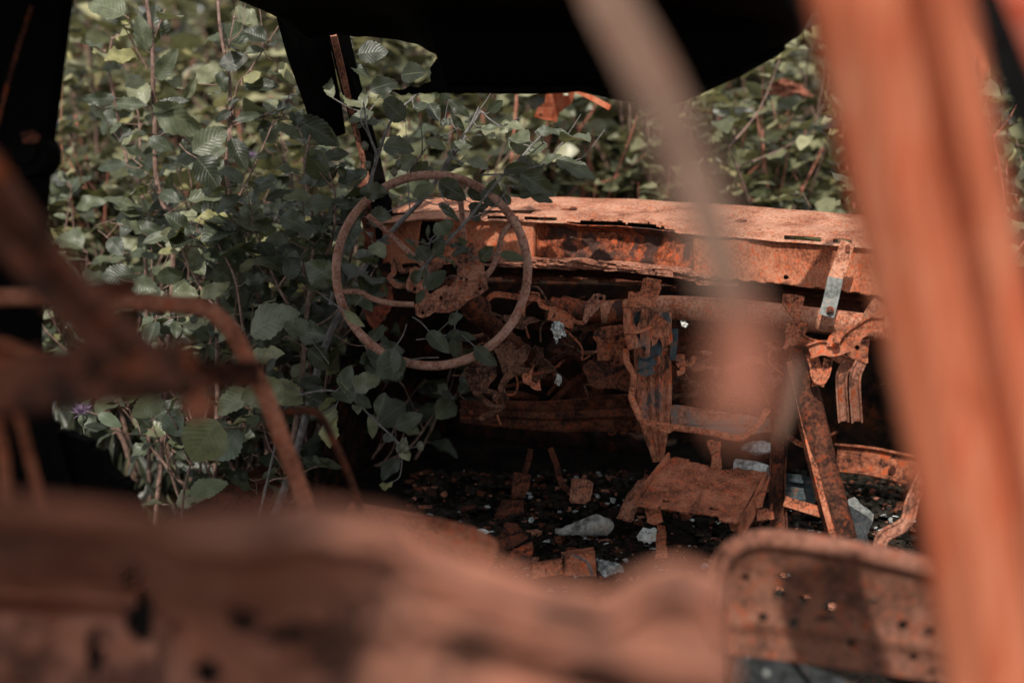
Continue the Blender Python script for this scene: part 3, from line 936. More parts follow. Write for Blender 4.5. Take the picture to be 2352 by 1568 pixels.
mb.sweep([carpt(f, -.16, FZ - .02) for f in (.3, -.4, -1.1, -1.8)], [(-.05, -.07), (.05, -.07), (.05, .05), (.03, .07), (-.03, .07), (-.05, .05)], face=(0, 0, 1))
mb.build('door_sill', M['rust_dark'], car)
mb = MB()
mb.sweep([carpt(f, 1.36, FZ - .02) for f in (.3, -.4, -1.1, -1.8)], [(-.05, -.07), (.05, -.07), (.05, .05), (.03, .07), (-.03, .07), (-.05, .05)], face=(0, 0, 1))
mb.build('door_sill', M['rust_dark'], car)

# ---- roof skin sagging to the windscreen header
RO = [(560, -90), (620, -10), (660, 40), (700, 84), (770, 78), (800, 80), (890, 86), (960, 100), (1010, 128), (1020, 150), (1024, 204), (1240, 206), (1330, 200), (1420, 220), (1530, 236), (1590, 214), (1640, 190), (1700, 164), (1760, 130), (1832, 84), (1870, 10), (1930, -80)]
def roof(u, v):
    x = 560 + (1930 - 560) * u
    y = interp(RO, x) + 5 * noise.noise(Vector((x * .03, 0, 0)))
    d = 2.62 - .45 * u + (.10 if x < 1000 else 0) * max(0, min(1, (1000 - x) / 60))
    p = P(x, y, d)
    rise = 1 - (1 - v) ** 3
    q = p - CF * (2.75 * v) + CR * (.03 * u * v - .18 * (1 - u) * v + .06 * u * v * noise.noise(Vector((v * 11, 2, 7))))  # rear reaches out of view, extended and trimmed to shade the waist sheet
    z1 = max(p.z, 1.20)
    q.z = p.z + (z1 - p.z) * min(1, v / .03) + (1.43 - z1 + .03 * math.sin(u * 9)) * rise
    q.z += .03 * math.sin(v * math.pi) * noise.noise(Vector((u * 4, v * 3, 5)))
    return q
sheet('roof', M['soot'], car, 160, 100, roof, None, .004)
mb = MB()
def ror(x):
    y = interp(RO, x); return P(x, y - 3, 2.62 - .45 * (x - 560) / 1370 + .004)
mb.tube([ror(x) for x in range(1030, 1800, 12)], .010, 8)
cplate(mb, [(1040, 118), (1004, 134), (986, 158), (988, 186), (960, 198), (925, 204), (893, 213), (930, 214), (985, 213), (1100, 212), (1110, 140)], 2.49, 8, seed=41)
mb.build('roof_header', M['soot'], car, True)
mb = MB()
cplate(mb, [(1032, 132), (1050, 126), (1075, 130), (1098, 134), (1080, 140), (1050, 139)], 2.47, 3, seed=42)
mb.build('roof_flake', M['rust'], car)

# ---- driver's windscreen pillar
apil = empty('windscreen_pillar', P(800, 300, 3.0), car)
mb = MB()
mb.sweep(px([(700, 20, 2.72), (722, 120, 2.80), (745, 210, 2.9), (768, 310, 2.98)], 6), [(-.030, -.03), (.050, -.03), (.050, -.02), (.024, .0), (.0, .012), (-.030, .004)], scale=[1.15, 1.1, 1., .8])
mb.build('outer_flange', M['soot'], apil)
mb = MB()
mb.sweep(px([(772, 50, 2.76), (805, 190, 2.86), (838, 310, 2.95), (866, 425, 3.0), (885, 520, 3.03), (890, 640, 3.05)], 6), [(-.020, -.02), (.022, -.02), (.022, .004), (-.004, .012), (-.020, .004)])
mb.build('inner_flange', M['soot'], apil)
mb = MB()
mb.sweep(px([(766, 80, 2.745), (790, 180, 2.835), (815, 285, 2.925), (842, 400, 2.985), (856, 460, 3.0)], 6), [(-.007, -.006), (.007, -.006), (.006, .004), (-.005, .006)])
mb.build('weld_ridge', M['rust_plate'], apil)  # rust-brown ridge, coloured to give the highlight along the black pillar
mb = MB()
cplate(mb, [(820, 405), (872, 400), (900, 460), (892, 560), (905, 700), (860, 760), (820, 690), (838, 560)], 3.03, 5, seed=43)
mb.build('pillar_foot', M['rust_soot'], apil)

# ---- driver-side centre pillar (far left) with its belt reel
bpil = empty('centre_pillar', P(70, 400, 2.1), car)
mb = MB()
mb.sweep(px([(32, -60, 2.05), (8, 150, 2.08), (-22, 400, 2.1), (-38, 650, 2.1), (-30, 900, 2.1), (60, 1250, 2.1)], 6), [(-.085, -.06), (.042, -.06), (.046, -.01), (.03, .006), (-.07, .010), (-.085, 0)])
mb.build('pillar_shell', M['soot'], bpil)
mb = MB()
mb.sweep(px([(72, 15, 2.03), (42, 110, 2.05), (5, 240, 2.06), (-35, 420, 2.06)], 5), rect(.007, .006))
mb.build('pillar_seam', M['rust_dark'], bpil)
mb = MB()
p = P(68, 352, 2.10)
mb.tube([p + FWD * .03, p - FWD * .02], [.038, .036], 20)
mb.tube([p - FWD * .02, p - FWD * .026], [.022, .018], 20)
mb.build('belt_reel', M['soot'], bpil, True)
mb = MB()
cplate(mb, [(-90, 930), (40, 950), (120, 985), (190, 1010), (235, 1060), (290, 1120), (330, 1220), (-90, 1260)], 2.16, 14, seed=51, thick=.05)
mb.build('pillar_foot', M['soot'], bpil)
mb = MB()
cplate(mb, [(45, 305), (78, 297), (92, 312), (84, 330), (52, 328)], 2.04, 3, seed=44)
mb.build('reel_bracket', M['rust_dark'], bpil)

# ---- hanging hinge plate seen through the windscreen
mb = MB()
cplate(mb, L2([(1560, 500), (1720, 510), (1692, 590), (1622, 640), (1602, 700), (1475, 665), (1500, 610), (1540, 590)]), 3.25, 4, seed=45, dy=.0006,
       holes=[rough(ring(*L2([(1658, 538)])[0], 6.5, 10, 4), 1.5, 4), ring(*L2([(1516, 659)])[0], 4.5, 10, 3)])
mb.build('hinge_plate', M['rust_orange'], car)
mb = MB()
mb.sweep(px(L2([(1700, 505, 3.2), (1790, 550, 3.15), (1910, 615, 3.1)]), 4), rect(.012, .004))
mb.sweep(px(L2([(1610, 500, 3.25), (1640, 440, 3.1), (1660, 380, 2.9)]), 3), rect(.05, .003))
mb.each('wiper_arm', M['rust_orange'], car)

# ---- driver's seat frame (left)
dseat = empty('driver_seat_frame', P(500, 900, 1.7), car)
mb = MB()
mb.tube(px([(-120, 686, 1.72), (60, 682, 1.74), (250, 690, 1.77), (400, 699, 1.79), (470, 708, 1.80), (525, 752, 1.81), (570, 830, 1.82), (610, 910, 1.83), (655, 1030, 1.85), (705, 1170, 1.87), (730, 1290, 1.88)], 6), .0115, 14)
mb.build('back_hoop', M['rust_hoop'], dseat, True)
mb = MB()
mb.tube(px([(640, 948, 1.95), (700, 943, 1.95), (735, 955, 1.95), (765, 1010, 1.95), (800, 1090, 1.97), (830, 1170, 2.0)], 6), .0055, 10)
mb.build('side_wire', M['rust_dark'], dseat, True)
mb = MB()
mb.tube(px([(-40, 775, 1.5), (20, 790, 1.5), (90, 815, 1.5), (170, 830, 1.5)], 5), .0065, 10)
mb.tube(px([(-10, 960, 1.35), (5, 1030, 1.35), (15, 1150, 1.35)], 4), .006, 10)
mb.tube(px([(40, 940, 1.35), (65, 1040, 1.36), (100, 1170, 1.36)], 4), .0045, 10)
mb.each('back_spring', M['rust'], dseat, True)
mb = MB()   # recliner arm: heavy folded strap falling from the top left to the cross beam
mb.sweep(px([(-70, 380, .98), (30, 520, 1.0), (130, 640, 1.02), (215, 735, 1.04), (300, 820, 1.05)], 6), [(-.020, -.02), (.020, -.02), (.020, .004), (.006, .010), (.0, .0), (-.008, .012), (-.020, .004)])
mb.build('recliner_arm', M['rust_frame'], dseat)
mb = MB()
cplate(mb, [(235, 742), (330, 760), (395, 830), (438, 872), (430, 905), (330, 900), (240, 880)], 1.10, 4, seed=46, thick=.006)
mb.build('gusset', M['rust_frame'], dseat)
mb = MB()
mb.sweep(px([(-140, 908, .98), (60, 892, 1.0), (240, 872, 1.05), (430, 862, 1.10)], 6), [(-.027, -.012), (.018, -.012), (.018, .004), (.012, .012), (.0, .004), (-.017, .012), (-.027, .004)])
mb.build('cross_beam', M['rust_frame'], dseat)
mb = MB()
mb.sweep(px([(400, 866, 1.3), (500, 860, 1.33), (610, 858, 1.36)], 4), [(-.013, -.015), (.013, -.015), (.013, .008), (.008, .008), (.008, -.008), (-.008, -.008), (-.008, .008), (-.013, .008)])
mb.build('cross_rail', M['rust_dark'], dseat)
mb = MB()
mb.sweep(px([(425, 870, 1.15), (445, 910, 1.15), (475, 955, 1.15)], 4), rect(.022, .004))
mb.build('hook', M['rust'], dseat)
mb = MB()
cplate(mb, [(190, 655), (235, 640), (310, 636), (312, 665), (280, 680), (210, 690)], 1.3, 5, seed=47, thick=.01)
mb.build('knuckle', M['rust_dark'], dseat)
mb = MB()
mb.sweep(px([(800, 1196, 2.05), (930, 1222, 2.03), (1020, 1242, 2.0), (1075, 1258, 1.98), (1112, 1282, 1.96)], 6), [(.030 * math.cos(a), .022 * math.sin(a)) for a in [i * math.pi / 7 for i in range(14)]])
mb.build('seat_pan_edge', M['rust'], dseat, True)

# ---- passenger seat: perforated back panel with rolled edge
pseat = empty('passenger_seat_frame', P(1900, 1420, 1.65), car)
EDGE = [(1642, 1568), (1640, 1440), (1643, 1345), (1653, 1300), (1684, 1260), (1735, 1240), (1800, 1240), (1900, 1253), (2000, 1272), (2100, 1295), (2200, 1322), (2320, 1356)]
mb = MB()
mb.tube(px([(x, y, 1.72 - .00012 * (x - 1642)) for x, y in [(1640, 1750), (1641, 1650)] + EDGE], 5), .0125, 14)
mb.build('rolled_edge', M['rust_near'], pseat, True)
HOLES = S8([(1430, 632), (1522, 655), (1617, 680), (1367, 722), (1485, 745), (1700, 820), (1895, 752), (1995, 775), (1935, 872)])
SL = [(1711, 1325, 11, 7), (1795, 1325, 15, 5), (2006, 1380, 16, 5), (1897, 1419, 26, 6), (1955, 1430, 4, 4), (1978, 1434, 4, 4), (1832, 1402, 9, 4), (1921, 1462, 4, 7), (1710, 1386, 5, 4), (2140, 1540, 9, 6)]
def seat_fn(u, v):
    x = 1646 + (2360 - 1646) * u
    yt = interp(EDGE[4:], x) + 6 if x > 1672 else 1262
    yb = interp([(1646, 1500), (1772, 1513), (1900, 1530), (2174, 1570), (2360, 1600)], x)
    y = yt + (yb - yt) * v
    d = 1.715 - .00012 * (x - 1642) + .022 * (1 - math.exp(-v * 6)) - .006 * math.exp(-((v - .70) / .07) ** 2) - .04 * max(0, v - .8)
    if u < .05: d -= .03 * (1 - u / .05) ** 1.5
    return x, y, d
def seat_hole(u, v):
    x, y, d = seat_fn(u, v)
    if any((x - a) ** 2 + (y - b) ** 2 < (11.5 + 2.5 * math.sin(a * 1.7) + 2 * noise.noise(Vector((x * .2, y * .2, 0)))) ** 2 for a, b in HOLES): return True
    return any(((x - a) / rx) ** 2 + ((y - b) / ry) ** 2 < 1 for a, b, rx, ry in SL)
sheet('perforated_panel', M['rust_seat'], pseat, 170, 84, lambda u, v: P(*seat_fn(u, v)), seat_hole, .002, amp=.003)
mb = MB()
cplate(mb, [(1690, 1512), (1740, 1500), (1790, 1506), (1900, 1545), (1990, 1580), (1990, 1700), (1660, 1700)], 1.85, 3, seed=48)
mb.build('seat_base', M['steel_grey'], pseat)
mb = MB()
mb.tube(px([(1800, 1500, 1.83), (1840, 1545, 1.83), (1880, 1600, 1.83)], 4), .003, 6)
mb.build('seat_wire', M['rubber'], pseat)

# ---- near rear quarter: the rusted waist panel across the bottom of the view
WT = [(-200, 1125), (0, 1155), (200, 1172), (420, 1200), (560, 1182), (700, 1162), (860, 1182), (930, 1204), (952, 1245), (1100, 1300), (1250, 1352), (1400, 1380), (1470, 1322), (1560, 1302), (1640, 1330), (1672, 1420)]
def waist(u, v):
    x = -200 + 1880 * u
    yt = interp(WT, x)
    y = yt + (1800 - yt) * v
    left = max(0, min(1, (520 - x) / 260))
    deep = max(0, min(1, (v - .10 + .10 * left) / (.35 - .10 * left))) * (.50 - .62 * max(0, min(1, (x - 350) / 650)))
    d = .67 + .12 * u - .05 * (1 - left) * math.exp(-((v - .10) / .06) ** 2) + .05 * (1 - left) * (1 - min(1, v * 12)) ** 2 + deep + .05 * math.exp(-((v - .36) / .05) ** 2) * math.exp(-((x - 900) / 420) ** 2)
    lh = interp([(-200, 1290), (356, 1317), (488, 1351), (732, 1405), (1074, 1440), (1680, 1560)], x)
    d += -.035 * math.exp(-((y - lh) / 30) ** 2) + .04 * math.exp(-((y - lh - 62) / 30) ** 2)
    d += .014 * noise.noise(Vector((u * 7, v * 4, 2))) + .02 * noise.noise(Vector((u * 14, v * 9, 5))) * v
    return x, y, d
WH = [(325, 1425, 32, 58), (300, 1330, 24, 40), (690, 1455, 95, 24), (560, 1425, 44, 26), (735, 1510, 46, 22), (1085, 1470, 70, 44), (1085, 1545, 56, 16), (1400, 1575, 90, 36), (60, 1650, 90, 60), (215, 1500, 18, 60), (480, 1545, 36, 26)]
def waist_hole(u, v):
    x, y, d = waist(u, v)
    k = 1 + .5 * noise.noise(Vector((x * .02, y * .02, 7)))
    return any(((x - a) / (rx * k)) ** 2 + ((y - b) / (ry * k)) ** 2 < 1 for a, b, rx, ry in WH)
qp = empty('quarter_panel', P(700, 1400, .65), car)
sheet('waist_sheet', M['rust_waist'], qp, 150, 60, lambda u, v: P(*waist(u, v)), waist_hole, .002)
mb = MB()
mb.tube([P(x, interp(WT, x) + 4, .67 + .12 * (x + 200) / 1880 + .045) for x in range(-200, 1660, 15)], .006, 8)
mb.build('waist_rim', M['rust_waist'], qp, True)

# ---- near pillar on the right and the door frame beyond it
npil = empty('rear_pillar', P(2200, 800, .85), car)
prof = [(-.5, -.25), (-.5, -.02), (-.46, .05), (-.38, .08), (-.26, .085), (-.17, .05), (-.10, .01), (-.02, .02), (.08, .07), (.18, .085), (.28, .06), (.38, .04), (.46, .02), (.5, -.04), (.5, -.25)]
prof = [(a * .092, b * .22) for a, b in prof]
mb = MB()
mb.sweep(px([(1890, -720, .79), (2020, -120, .82), (2040, 0, .82), (2115, 360, .84), (2200, 760, .86), (2280, 1160, .87), (2345, 1600, .88), (2370, 1800, .88), (2520, 3900, .95)], 8), prof)
mb.build('pillar_shell', M['rust_orange'], npil, 'auto')
dfr = empty('door_frame', P(2300, 100, 1.2), car)
mb = MB()
mb.sweep(px([(2010, -560, 1.12), (2195, -120, 1.15), (2255, 0, 1.15), (2310, 130, 1.16), (2385, 320, 1.17), (2440, 480, 1.18), (2560, 1000, 1.2), (2700, 2900, 1.25)], 5), [(-.012, -.01), (.012, -.01), (.012, .008), (-.012, .008)])
mb.build('door_seal', M['rubber'], dfr)
mb = MB()
mb.sweep(px([(2090, -560, 1.13), (2270, -120, 1.16), (2330, 0, 1.16), (2390, 130, 1.17), (2470, 330, 1.18), (2530, 520, 1.19), (2650, 1000, 1.21), (2780, 2900, 1.26)], 5), [(-.024, -.02), (.024, -.02), (.024, .004), (.0, .012), (-.024, .002)])
mb.build('frame_channel', M['pillar_red'], dfr)
mb = MB()
cplate(mb, [(2205, 62), (2235, 52), (2260, 58), (2264, 85), (2240, 95), (2262, 100), (2275, 165), (2262, 190), (2255, 130), (2215, 130)], 1.5, 3, seed=49)
mb.build('hinge', M['rust_orange'], dfr)

# ---- dangling strip in the middle foreground (hangs, can be lifted away)
strap = empty('hanging_metal_strip', P(1560, 300, .92))
tag(strap, 'long blurred brown metal strip dangling from the roof edge in front of the dashboard', 'metal strip')
mb = MB()
mb.sweep(px([(1362, -110, .76), (1400, 0, .75), (1470, 130, .71), (1548, 300, .66), (1618, 480, .60), (1668, 640, .55), (1705, 770, .50), (1714, 830, .485)], 8), rect(1., .12), scale=[.027, .0265, .025, .0235, .021, .019, .016, .013])
mb.build('strip_body', M['rust_brown'], strap)
mb = MB()
mb.sweep(px([(1690, 700, .52), (1702, 770, .48), (1706, 840, .45), (1700, 920, .43), (1694, 1000, .42)], 5), [(-.5, -.06), (.46, -.16), (.5, .0), (.1, .14), (-.5, .06)], scale=[.010, .016, .018, .014, .004])
mb.build('strip_end', M['rust_tan'], strap)
mb = MB()
mb.sweep(px([(1830, 830, 1.1), (1815, 930, 1.1), (1790, 1015, 1.1)], 4), rect(.5, .1), scale=[.014, .018, .012, .004])
mb.build('strip_tail', M['rust_brown'], strap)

# ================================================================== loose things inside and around
def scrapthing(name, label, cat, mat, build, group=None, smooth=False, **kw):
    mb = MB(); build(mb)
    o = mb.build(name, M[mat], None, smooth=smooth, **kw)
    return tag(o, label, cat, group)


def crumple(mb, pts, d, amp=.012, seed=0, thick=.0015):
    """crumpled sheet from a px outline"""
    xs = [q[0] for q in pts]; ys = [q[1] for q in pts]
    n = 16
    vs = []; idx = {}; fs = []
    for j in range(n + 1):
        for i in range(n + 1):
            x = min(xs) + (max(xs) - min(xs)) * i / n; y = min(ys) + (max(ys) - min(ys)) * j / n
            vs.append(P(x, y, d + amp * (noise.noise(Vector((x * .12, y * .12, seed))) + .6 * noise.noise(Vector((x * .3, y * .3, seed + 5))))))
    for j in range(n):
        for i in range(n):
            x = min(xs) + (max(xs) - min(xs)) * (i + .5) / n; y = min(ys) + (max(ys) - min(ys)) * (j + .5) / n
            if inside(pts, x, y):
                a = j * (n + 1) + i
                fs.append((a, a + 1, a + n + 2, a + n + 1))
    used = sorted({k for f in fs for k in f}); mp = {k: i for i, k in enumerate(used)}
    mb.add([vs[k] for k in used], [tuple(mp[k] for k in f) for f in fs])

F1 = C1([(935, 415), (1010, 425), (1040, 550), (1020, 560), (995, 530), (990, 560), (960, 560), (970, 590), (955, 615), (935, 560), (920, 500), (895, 480), (915, 450)])
scrapthing('foil_scrap', 'crumpled whitish melted scrap hanging below the crushed tube right of the steering wheel', 'scrap', 'white_scrap', lambda mb: crumple(mb, F1, 2.76, .02, 1), smooth=True, solid=.0012)
F2 = C1([(960, 880), (1000, 910), (1000, 960), (975, 992), (935, 965), (950, 930)])
scrapthing('foil_scrap', 'small whitish melted scrap in the dark below the larger hanging scrap', 'scrap', 'white_scrap', lambda mb: crumple(mb, F2, 2.80, .016, 2), smooth=True, solid=.0012)
F3 = C2([(720, 400), (745, 375), (790, 385), (765, 420), (795, 440), (770, 470), (735, 460)])
scrapthing('foil_scrap', 'small pale curled scrap just below the cross tube right of the console upright', 'scrap', 'white_scrap', lambda mb: crumple(mb, F3, 2.85, .012, 3), smooth=True, solid=.0012)
def stone(mb):
    c = F(1352, 1212, .03)
    pts = [c + CR * a + Vector((0, 0, b)) for a, b in ((-.062, -.016), (-.03, -.006), (.0, .002), (.03, .008), (.045, .008))]
    mb.tube([q + Vector((0, 0, .004 * noise.noise(q * 60))) for q in catmull(pts, 4)], [.004, .006, .008, .009, .011, .013, .014, .016, .018, .019, .020, .019, .018, .017, .014, .010, .005], 14)
    mb.v = [q + Vector((noise.noise(q * 45), noise.noise(q * 45 + Vector((5, 0, 0))), noise.noise(q * 70))) * .005 for q in mb.v]
scrapthing('pale_stone', 'elongated pale grey stone lying on the dark footwell floor below the pedal', 'stone', 'grey_stone', stone, smooth=True)
def block(mb):
    mb.sweep(px(C5([(995, 300, 2.62), (1110, 315, 2.6), (1225, 350, 2.58)]), 4), [(-.014, -.02), (.014, -.02), (.014, .010), (.009, .016), (-.009, .016), (-.014, .009)])
scrapthing('pale_block', 'whitish rounded block lying behind the console tray', 'scrap', 'grey_scrap', block)
def lump(mb):
    p = P(1742, 1028, 2.78); mb.blob(p, .028, .018, .014, .4, 5)
scrapthing('grey_lump', 'dull grey lump behind the whitish block at the console', 'scrap', 'grey_scrap', lump, smooth=True)
PT = C5([(1800, 540), (1835, 520), (1880, 555), (1930, 600), (1985, 640), (1970, 720), (1940, 780), (1938, 875), (1890, 868), (1840, 860), (1790, 700), (1785, 600)])
scrapthing('torn_sheet', 'torn flat grey sheet standing in the dark beside the diagonal brace tube', 'scrap', 'steel_grey', lambda mb: cplate(mb, PT, 2.7, 7, seed=50, thick=.002))
scrapthing('rust_flake', 'large upright triangular rust chunk on the footwell floor', 'scrap metal', 'rust_dark', lambda mb: mb.plate([rough(C4([(1110, 840), (1215, 845), (1310, 965), (1180, 1050), (1040, 1080), (1035, 970), (1080, 930)]), 3, 8)], lambda x, y: 2.62 - .0012 * (y - 1230), .014))
scrapthing('rust_flake', 'bright orange broken rust chunk between the seat pan edge and the drilled bracket', 'scrap metal', 'rust_burnt', lambda mb: mb.plate([rough(C4([(1140, 1130), (1190, 1070), (1345, 1000), (1345, 1170), (1120, 1230)]), 4, 8)], lambda x, y: 2.46 - .001 * (y - 1280), .02))
scrapthing('drilled_bracket', 'small rusty bracket with a round hole and a slot lying on the floor rubble', 'bracket', 'rust', lambda mb: mb.plate([C4([(1350, 1190), (1600, 1150), (1610, 1270), (1350, 1310)]), ring(*C4([(1396, 1218)])[0], 3.2), ring(*C4([(1464, 1245)])[0], 3.2, 8, 7)], lambda x, y: 2.38, .02), bevel=.001)
scrapthing('rust_block', 'square orange rusty metal piece with a grey twig across it on the floor rubble', 'scrap metal', 'rust', lambda mb: mb.plate([rough(C4([(1640, 1110), (1880, 1080), (1895, 1290), (1620, 1280)]), 2, 8)], lambda x, y: 2.40 - .0004 * (y - 1290), .05), bevel=.001)
CS = C4([(1895, 1140), (2040, 1175), (2080, 1180), (2140, 1250), (2040, 1265), (1960, 1310), (1920, 1250)])
scrapthing('curled_scrap', 'curled grey-white sheet scrap on the floor right of the square rusty piece', 'scrap', 'grey_scrap', lambda mb: crumple(mb, CS, 2.38, .02, 8), smooth=True, solid=.0012)
scrapthing('white_chip', 'bright white chip lying on the dark floor left of the triangular rust chunk', 'scrap', 'white_scrap', lambda mb: mb.blob(F(1104, 1223, .012), .016, .010, .007, .5, 3))
scrapthing('white_chip', 'pale crumpled chip on the floor left of the perforated seat panel', 'scrap', 'white_scrap', lambda mb: mb.blob(F(1492, 1232, .02), .022, .014, .016, .8, 4))
def twig(mb):
    mb.tube(px(C4([(1690, 1110, 2.385), (1760, 1140, 2.38), (1820, 1180, 2.375), (1850, 1250, 2.37), (1855, 1290, 2.37)]), 4), .0022, 6)
scrapthing('dry_twig', 'thin grey dry twig lying over the square orange rusty piece', 'twig', 'bark_grey', twig)
SC = [(1745, 215), (1765, 192), (1800, 182), (1840, 195), (1868, 222), (1852, 224), (1830, 212), (1815, 232), (1797, 224), (1778, 216), (1757, 224)]
scrapthing('bent_panel_scrap', 'small bent salmon-coloured rusted sheet scrap caught in the shrubs beyond the windscreen', 'scrap metal', 'rust_tan', lambda mb: crumple(mb, SC, 3.75, .025, 11), smooth=True, solid=.003)

# rubble on the floor: too many crumbs to count
mb = MB()
for i in range(10000):
    x, y = random.uniform(930, 2100), random.uniform(1080, 1400)
    p = F(x, y, .012)
    if (x < 1110 and y > 1180 + .4 * (x - 930)): continue
    if noise.noise(p * 14) < -.30 and random.random() < .85: continue
    s = random.choice((.0012, .0018, .0025, .0035, .005, .007)) * random.uniform(.7, 1.6)
    r = random.random()
    mi = 0 if r < .78 else 1 if r < .90 else 3 if r < .955 else 2
    if mi == 2:
        s *= .8
        if x < 1180 and random.random() < .6: continue
    mb.blob(p, s * random.uniform(.7, 1.8), s * random.uniform(.7, 1.6), s * .6, .8, i, mi, 5, 3)
o = mb.build('floor_rubble', [M['soil_dark'], M['rust_dark'], M['grey_scrap'], M['rust_plate']], None)
tag(o, 'charred crumbs and pale chips strewn over the footwell floor', 'rubble', kind='stuff')

# ================================================================== plants
def np_mesh(name, verts, quads, uvs, rnd, mat, parent, org):
    me = bpy.data.meshes.new(name)
    nv, nq = len(verts), len(quads)
    me.vertices.add(nv)
    me.vertices.foreach_set('co', (verts - np.array(org, dtype=float)).astype(np.float32).ravel())
    me.loops.add(nq * 4)
    me.loops.foreach_set('vertex_index', quads.astype(np.int32).ravel())
    me.polygons.add(nq)
    me.polygons.foreach_set('loop_start', np.arange(0, nq * 4, 4, dtype=np.int32))
    me.polygons.foreach_set('use_smooth', np.ones(nq, dtype=bool))
    me.update(calc_edges=True)
    uvl = me.uv_layers.new(name='UVMap')
    uvl.data.foreach_set('uv', uvs[quads.ravel()].astype(np.float32).ravel())
    at = me.attributes.new('rnd', 'FLOAT_COLOR', 'POINT')
    at.data.foreach_set('color', rnd.astype(np.float32).ravel())
    me.materials.append(mat)
    o = bpy.data.objects.new(name, me)
    place(o, parent, org)
    return o


class Leaves:
    def __init__(s): s.L = []

    def add(s, p, a, n, size, w=.78, curl=.3, fold=.15, rip=.06, tone=None):
        s.L.append((tuple(p), tuple(a), tuple(n), size, w, curl, fold, rip, random.random() if tone is None else tone))

    def build(s, name, mat, parent, org, hi=True, narrow=False):
        n = len(s.L)
        Pn = np.array([l[0] for l in s.L]); A = np.array([l[1] for l in s.L]); Nn = np.array([l[2] for l in s.L])
        S, W, C, F, R, T = (np.array([l[k] for l in s.L]) for k in range(3, 9))
        A /= np.linalg.norm(A, axis=1)[:, None] + 1e-9
        Nn = Nn - A * (A * Nn).sum(1)[:, None]
        Nn /= np.linalg.norm(Nn, axis=1)[:, None] + 1e-9
        B = np.cross(Nn, A)
        rows, cols = (17, 5) if hi else (7, 3)
        v = np.linspace(0, 1, rows); u = np.linspace(-1, 1, cols)
        h = np.sin(np.pi * np.clip(v, 0, 1) ** (.82 if not narrow else .7)) ** (.72 if not narrow else 1.)
        h = np.maximum(h, .03)
        V, U = np.meshgrid(v, u, indexing='ij')
        Hh = np.repeat(h[:, None], cols, 1)
        if hi and not narrow:
            ser = np.ones((rows, cols)); ser[1:-1, 0] += .055 * np.where(np.arange(1, rows - 1) % 2 == 0, 1, -1)
            ser[1:-1, -1] += .055 * np.where(np.arange(1, rows - 1) % 2 == 0, 1, -1)
            Hh = Hh * ser
        V, U, Hh = V.ravel(), U.ravel(), Hh.ravel()
        c = np.where(np.abs(C) < .02, .02, C)[:, None]
        X = U[None] * Hh[None] * (W[:, None] * .5)
        Y = np.sin(c * V[None]) / c
        Z = -(1 - np.cos(c * V[None])) / c
        Z = Z + F[:, None] * np.abs(X) * 2 - .5 * F[:, None] * (np.abs(U[None]) ** 2) * Hh[None] * W[:, None] * .5
        ph = (T * 40)[:, None]
        Z = Z + R[:, None] * np.sin(V[None] * 11 + ph + 1.5 * np.sign(U[None])) * (np.abs(U[None]) ** 1.5) * Hh[None]
        X = X + (np.sin(T * 91) * .12)[:, None] * V[None] ** 2
        W3 = Pn[:, None, :] + S[:, None, None] * (X[..., None] * B[:, None, :] + Y[..., None] * A[:, None, :] + Z[..., None] * Nn[:, None, :])
        m = rows * cols
        verts = W3.reshape(-1, 3)
        q = []
        for j in range(rows - 1):
            for i in range(cols - 1):
                a = j * cols + i
                q.append((a, a + 1, a + cols + 1, a + cols))
        q = np.array(q)
        quads = (np.arange(n)[:, None, None] * m + q[None]).reshape(-1, 4)
        uvs = np.tile(np.stack([U * .5 + .5, V], 1), (n, 1))
        rn = np.zeros((n, m, 4)); rn[:, :, 0] = T[:, None]; rn[:, :, 1] = np.random.default_rng(5).random(n)[:, None]; rn[:, :, 3] = 1
        return np_mesh(name, verts, quads, uvs, rn.reshape(-1, 4), mat, parent, org)


def rv(k=1.): return Vector((random.uniform(-k, k), random.uniform(-k, k), random.uniform(-k, k)))
VIEW = Vector((.1, -.85, .45)).normalized()


def leaf_on(L, p, T, size, side, mb=None, tone=None, up=.8, view=.6):
    s = T.cross(Vector((0, 0, 1)))
    if s.length < .05: s = Vector((1, 0, 0))
    s.normalize()
    ang = random.uniform(-.9, .9) + (0 if side > 0 else math.pi)
    f = s.cross(T).normalized()
    out = s * math.cos(ang) + f * math.sin(ang)
    a = (T * random.uniform(.1, .7) + out + Vector((0, 0, random.uniform(-.6, .25)))).normalized()
    n = Vector((0, 0, up)) + VIEW * view + rv(.75)
    st = p + a * size * .22
    if mb is not None:
        mb.tube([p, st], size * .014 + .0004, 4, cap=False)
    L.add(st, a, n, size * random.choice((.55, .75, .9, 1., 1.1, 1.3)) * random.uniform(.9, 1.1), random.uniform(.5, .9), random.uniform(-.2, .9), random.uniform(.0, .35), random.uniform(.02, .10), tone)


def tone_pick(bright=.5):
    return min(1, max(0, random.gauss(.27 + .38 * bright, .30)))


